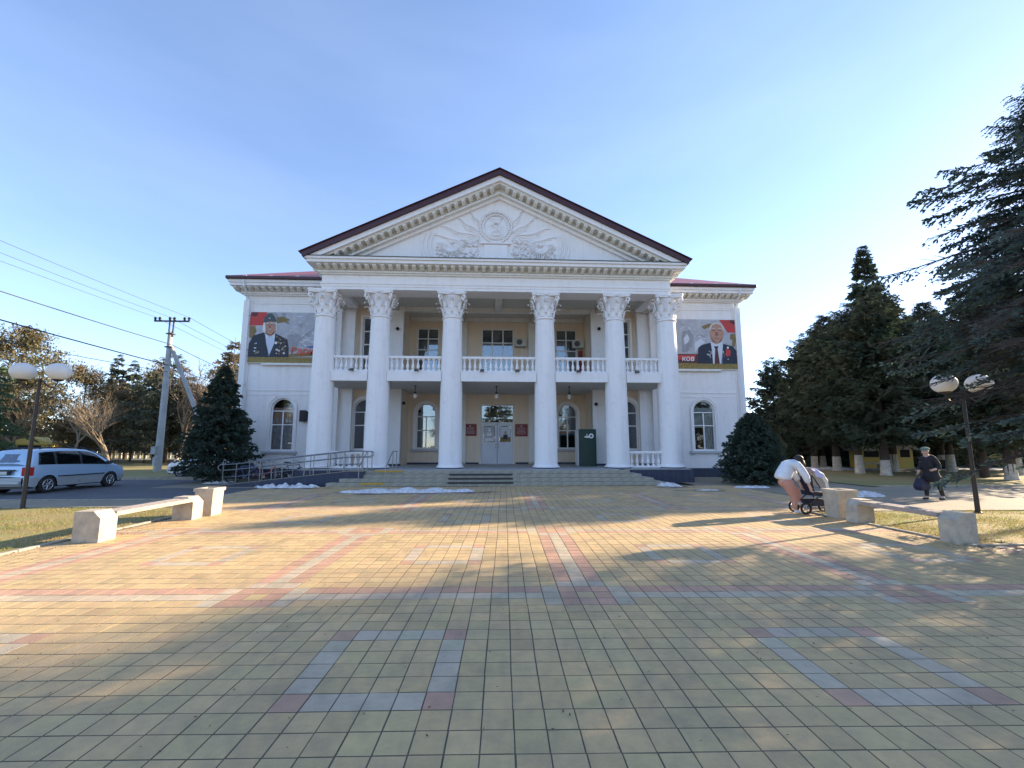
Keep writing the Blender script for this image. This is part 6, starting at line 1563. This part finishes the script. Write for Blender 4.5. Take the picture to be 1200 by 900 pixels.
# left park ------------------------------------------------------------
gP = clgeo(clumpy(61, 17, 4.8, 6, 90, 170, .46, .18, .4, .22), 'bark', 'needles_olive')
gR = clgeo(clumpy(62, 13, 4.4, 2.0, 95, 160, .42, .15, .8, .18), 'bark', 'needles_rust')
gO = clgeo(clumpy(63, 12, 4.2, 1.2, 95, 160, .42, .16, .8, .18), 'bark', 'needles_olive')
gCe = cgeo(conifer(64, 12.5, profile([(0, 3.2), (.2, 4.6), (.5, 4.2), (.75, 2.6), (1, .4)]), 1.6, 90, 15, 6, .36, .15, droop=.05, rise=.12, irregular=.3), 'bark', 'needles_grey')
gSp = cgeo(conifer(65, 15, cone(2.9), 1.5, 110, 12, 5, .36, .15, droop=.2, rise=.15, irregular=.25), 'bark', 'needles_grey')
gSd = cgeo(conifer(66, 14, profile([(0, 2.2), (.3, 2.8), (.7, 1.7), (1, .1)]), 2.0, 110, 12, 5, .34, .14, droop=.2, rise=.15, irregular=.3), 'bark', 'needles_rust')
gG = cgeo(conifer(67, 9, profile([(0, 2.6), (.3, 2.9), (.6, 2.2), (.8, 1.2), (1, .1)]), .5, 120, 14, 6, .24, .11, droop=.3, rise=.12, irregular=.3), 'bark', 'needles_green')
bA = bare(71, 11.5, .17, 6, .52).mesh('limbs', 'bark_tan'); bB = bare(72, 14, .28, 6, .55).mesh('limbs', 'bark'); bC = bare(73, 12.5, .18, 6, .5).mesh('limbs', 'bark_pale')
def G2(px, dist, z=0):       # metres along the view at a bearing; plain numbers worked out once
    a = math.radians(px); return (dist*math.sin(a), dist*math.cos(a), z)
LT = 'trees in the park at left'
L1 = [('pine_tree', 'tall umbrella pine with flat brown-green top above the twin globe lamp', (-47, 44), gP, .78, 0), ('rust_conifer', 'orange-brown leafy tree left of the lamp post', (-57, 47), gR, .72, 1),
      ('rust_conifer', 'orange-brown leafy tree just right of the lamp post', (-46, 50), gR, .80, 2.4), ('olive_tree', 'olive green tree behind the car roof', (-62, 52), gO, .8, .4), ('olive_tree', 'olive tree behind the pale bare tree', (-44, 58), gO, 1.0, 3.1),
      ('spruce_tree', 'grey twin-tipped spruce rising behind the bare trees', (-53, 62), gSp, 1.0, 1), ('spruce_tree', 'grey spruce tip close beside its twin behind the bare trees', (-51.2, 62.5), gSp, .95, 2),
      ('cedar_tree', 'wide grey-green cedar left of the utility pole', (-34.5, 47), gCe, .95, 0), ('cedar_tree', 'grey-green cedar right behind the utility pole', (-29.5, 50), gCe, .88, 2.2),
      ('dry_conifer', 'tall rust-brown conifer behind the utility pole', (-33, 55), gSd, 1.12, 0), ('spruce_tree', 'dark pointed spruce tip right of the rust-brown conifer', (-31, 60), gSp, 1.0, .5), ('rust_conifer', 'brown tree between pole and the building corner', (-27.5, 53), gR, .85, 5), ('olive_tree', 'olive tree at the building corner behind the blue spruce', (-24, 46), gO, .98, 4)]
for nm, lab, (x, y), g, s_, r in L1:
    T = plant(nm, lab, 'tree', (x, y, 0), g, None, None, LT, r); T.scale = (s_, s_, s_)
plant('spruce_tree', 'sunlit green spruce at the left edge behind the lamp globes', 'tree', (-32.5, 27.5, 0), gG, None, None)
plant('spruce_tree', 'small dark round evergreen behind the car roof', 'tree', (-52, 45, 0), gG, None, None).scale = (.42, .42, .48)
def bare_tree(lab, loc, me, s_, r, wash, wr=.25, nm='bare_tree'):
    T = thing(nm, lab, 'tree', loc, r, 'bare trees at left'); link('limbs', me, T); T.scale = (s_, s_, s_)
    if wash: mb = MB(); mb.lathe([(wr*1.35, -.05), (wr*1.1, .2), (wr*1.0, wash)], seg=12, cap=False); part('limewash_band', mb, 'limewash', T, smooth=True)
bare_tree('pale sunlit bare tree with limewashed foot right of the car', (-41, 44, 0), bA, .85, 0, 1.0, .22)
bare_tree('bare tree right of the pale one, in front of the cedar', (-36, 42, 0), bA, .62, 2, 1.0, .22)
bare_tree('dark forked bare tree with limewashed foot right of the pole', (-27.5, 39, 0), bB, .74, .6, 1.1, .32)
bare_tree('brown bare tree behind the pole', (-31, 45, 0), bC, .95, 2, 1.0, .24)
bare_tree('bare tree behind the blue spruce at the building corner', (-23.5, 41, 0), bC, .90, 4, 1.0, .24)
for k, (x, y, g, sc_, nm, lab) in enumerate(((-66, 62, gR, .85, 'rust_conifer', 'rust-coloured tree in the back row behind the far left bare tree'), (-57, 66, gO, .88, 'olive_tree', 'olive tree in the back row left of the twin spruce tips'), (-47, 68, gR, .85, 'rust_conifer', 'rust-coloured tree in the back row right of the twin spruce tips'),
        (-38, 62, gO, 1.05, 'olive_tree', 'olive tree in the back row behind the cedars'), (-25, 60, gO, 1.1, 'olive_tree', 'olive tree in the back row at the building corner'), (-72, 55, gO, .8, 'olive_tree', 'olive tree in the back row at the left picture edge'), (-42, 52, gR, .62, 'rust_conifer', 'low rust-brown tree behind the pale bare tree'), (-37.5, 50.5, gCe, .75, 'cedar_tree', 'smaller grey-green cedar left of the wide one'))):
    T = plant(nm, lab, 'tree', (x, y, 0), g, None, None, LT, k*1.7); T.scale = (sc_, sc_, sc_)
bare_tree('slim bare tree between the lamp post and the pale bare tree', (-45, 43, 0), bA, .72, 3, 0)
bare_tree('slim bare tree in front of the cedar, left of the pole', (-31.5, 37, 0), bA, .66, 1.4, .9, .2)
bare_tree('thin bare tree left of the cedar', (-48, 56, 0), bC, .9, 5, 0)
bare_tree('thin bare tree far left behind the car', (-64, 49, 0), bC, .8, 1, 0)
for x, y, s_, r, m_ in ((-18.5, -2, 1.0, 0, bC),):
    bare_tree('bare tree just beyond the left edge of the frame', (x, y, 0), m_, s_, r, 0)

pc = clgeo(clumpy(91, 16.5, 1.9, 11, 36, 120, .34, .13, .6, .2, 20), 'bark', 'needles_green')  # unseen pine added for its shade; high narrow crown lets low sun pass beneath
plant('pine_tree', 'added bare-trunked pine out of view at right, shading the near left paving', 'tree', (36, 18.7, 0), pc, None, None)
for k in range(9):
    T = plant('park_tree', ['olive-green', 'grey-green', 'rust-brown'][k % 3] + ' park tree behind the viewer, number of trees from the left: ' + ['none', 'one', 'two', 'three', 'four', 'five', 'six', 'seven', 'eight'][k], 'tree', (-44+11.5*k+2*math.sin(k*3), -34-5*math.cos(k*2.3), 0), (gO, gCe, gR)[k % 3], None, None, 'trees behind the viewer', k*1.1)
# distant wood closing the horizon
def wood(name, pts, h, seed, m, label):
    rng = np.random.RandomState(seed); N = 9000; i = rng.randint(0, len(pts)-1, N); u = rng.uniform(0, 1, N); p = np.array(pts)
    base = p[i] + (p[i+1]-p[i])*u[:, None]; ht = h*(.55 + .3*np.sin(base[:, 0]*.11+seed) + .2*np.sin(base[:, 0]*.43+base[:, 1]*.2)); ht = np.clip(ht, h*.35, h)
    P = np.stack([base[:, 0] + rng.normal(0, 3, N), base[:, 1] + rng.normal(0, 3, N), rng.uniform(0, 1, N)**.7*ht], 1)
    V, F = sprays(P, rng.normal(0, 1, (N, 3)), rng.uniform(1.0, 2.4, N), rng.uniform(.7, 1.4, N), rng, cross=True)
    o = link(name, big_mesh(name, V, F, m)); o['kind'] = 'stuff'; o['label'] = label; o['category'] = 'wood'
wood('distant_wood', [(-230, 40), (-170, 90), (-120, 125), (-60, 135), (-15, 120)], 13, 3, 'needles_olive', 'far brown-green wood behind the left park')
wood('park_wood', [(20, 75), (45, 62), (75, 50), (110, 35), (140, 10)], 12, 5, 'needles_dark', 'dark wood closing the park at right')
wood('park_hedge', [(19, 44), (40, 43), (60, 42), (90, 40)], 3.2, 8, 'needles_dark', 'dark hedge behind the pale park path')
hb = clgeo(clumpy(81, 1.5, .8, .1, 26, 60, .12, .06, .9, .03, 6), 'bark', 'needles_olive')
plant('shrub', 'small olive bush on the park lawn right of the walking person', 'shrub', (34.2, 29.0, 0), hb, None, None).scale = (1.3, 1.3, 1.4)

# grass blades
def grass(name, x0, y0, x1, y1, n, h, seed, label):
    rng = np.random.RandomState(seed); P = np.stack([rng.uniform(x0, x1, n), rng.uniform(y0, y1, n), np.zeros(n)], 1)
    P = P[(np.sin(P[:, 0]*1.9+P[:, 1]*1.1)*np.sin(P[:, 1]*2.3-P[:, 0]*.7) + rng.uniform(-.8, 1.2, n)) > -.1]; n = len(P)
    D = rng.normal(0, .55, (n, 3)); D[:, 2] = 1; V, F = sprays(P, D, h*rng.uniform(.5, 1.4, n), np.full(n, .010), rng, cross=False)
    o = link(name, big_mesh(name, V, F, 'grass_blade')); o['kind'] = 'stuff'; o['label'] = label; o['category'] = 'grass'
grass('grass_left', -19, 6.8, -7.9, 12.8, 34000, .06, 1, 'short winter grass on the left lawn')
grass('grass_right', 8.45, 7.4, 18, 11.1, 34000, .06, 2, 'short green grass on the right lawn')
rng_ = np.random.RandomState(9); n_ = 2600
P_ = np.stack([np.concatenate([rng_.normal(8.6, .5, n_//2), rng_.normal(-7.9, .5, n_//2)]), rng_.uniform(6.6, 12, n_), np.full(n_, .012)], 1)
V_, F2_ = sprays(P_, rng_.normal(0, 1, (n_, 3))*np.array([1, 1, .08]), rng_.uniform(.02, .05, n_), rng_.uniform(.01, .025, n_), rng_, cross=False)
V_[:, 2] = np.maximum(V_[:, 2], .004)
n2_ = 1500; P2_ = np.stack([rng_.uniform(-7.5, 8.2, n2_), rng_.uniform(2.2, 19, n2_)**1.0, np.full(n2_, .008)], 1)
P3_ = np.concatenate([np.stack([rng_.normal(cx_, .3, 90), rng_.normal(cy_, .25, 90), np.full(90, .008)], 1) for cx_, cy_ in ((-7.27, 8.1), (-7.27, 10.7), (8.38, 7.3), (8.38, 9.5), (-7.17, 11.3), (8.5, 10.2), (-3, 18.9), (0, 18.9), (3, 18.9), (6, 18.85))])
Vb_, Fb_ = sprays(np.concatenate([P2_, P3_]), rng_.normal(0, 1, (n2_+len(P3_), 3))*np.array([1, 1, .05]), rng_.uniform(.012, .035, n2_+len(P3_)), rng_.uniform(.006, .016, n2_+len(P3_)), rng_, cross=False)
Vb_[:, 2] = np.maximum(Vb_[:, 2], .003); F2_ = np.concatenate([F2_, Fb_ + len(V_)]); V_ = np.concatenate([V_, Vb_])
o = link('leaf_litter', big_mesh('leaf_litter', V_, F2_, 'leaf_litter')); o['kind'] = 'stuff'; o['label'] = 'dry fallen leaves and needles along the lawn edges'; o['category'] = 'leaf litter'
# far things ------------------------------------------------------------
def shed(nm, lab, cat, loc, w, d, h, rm, wm, rz=0.0):
    T = thing(nm, lab, cat, loc, rz); mb = MB(); mb.box(-w/2, -d/2, 0, w/2, d/2, h); part('wall', mb, wm, T)
    mb = MB(); mb.prism([(-w/2-.3, h), (w/2+.3, h), (w/2+.1, h+.25), (0, h+.9), (-w/2-.1, h+.25)], -d/2-.3, d/2+.3, 'y'); part('roof', mb, rm, T)
    mb = MB(); mb.box(-w*.3, -d/2-.03, .9, w*.3, -d/2+.01, 1.9); part('window', mb, 'dark_room', T)
shed('park_pavilion', 'long low brown-roofed pavilion behind the car', 'pavilion', (-66, 60, 0), 11, 4, 2.5, 'roof_brown', 'shed_wall', .5)
shed('market_stall', 'small stall with yellow gabled roof behind the car', 'stall', (-53.5, 53, 0), 3.4, 2.4, 2.0, 'awning_yellow', 'awning_yellow', .3)
shed('market_stall', 'sunlit yellow stall between limewashed trunks in the right park', 'stall', (30.8, 34.2, 0), 1.7, 1.6, 1.4, 'concrete', 'awning_yellow', -.3)
shed('market_stall', 'smaller sunlit yellow stall further right in the right park', 'stall', (32.9, 33.4, 0), 1.1, 1.2, 1.5, 'concrete', 'awning_yellow', -.2)
F_ = thing('iron_fence', 'dark iron railing fence behind the parked car', 'fence', (-60, 46, 0))
mb = MB(); mb.tube([(-14, 0, 1.5), (22, 0, 1.5)], .04, 4); mb.tube([(-14, 0, .3), (22, 0, .3)], .04, 4); part('rail', mb, 'fence_dark', F_)
mb = MB(); mb.tube([(0, 0, 0), (0, 0, 1.7)], .022, 4); me = mb.mesh('bar', 'fence_dark')
for k in range(120): link('bar', me, F_, (-14+.3*k, 0, 0))
F_ = thing('picket_fence', 'low white picket fence on the sunny grass right of the car', 'fence', (-52, 68, 0))
mb = MB(); mb.box(-8, -.03, .5, 22, .03, .62); part('rail', mb, 'picket_white', F_)
mb = MB(); mb.box(-.2, -.04, 0, .2, .04, 1.1); me = mb.mesh('picket', 'picket_white')
for k in range(34): link('picket', me, F_, (-8+.9*k, 0, 0))
T = thing('park_sign', 'small orange sign on a post among the left trees', 'sign', (-38.5, 49.5, 0)); mb = MB(); mb.tube([(0, 0, 0), (0, 0, 2.2)], .04, 6); part('post', mb, 'fence_dark', T); mb = MB(); mb.box(-.4, -.03, 1.5, .4, .03, 2.2); part('panel', mb, 'sign_orange', T)
T = thing('park_bench', 'plain bench between the limewashed trunks in the right park', 'bench', (28.4, 31.2, 0)); mb = MB(); mb.box(-1.0, -.2, .45, 1.0, .2, .55); part('seat', mb, 'concrete', T)
for sx in (-.8, .8): mb = MB(); mb.box(sx-.15, -.2, 0, sx+.15, .2, .448); part('leg', mb, 'concrete', T)
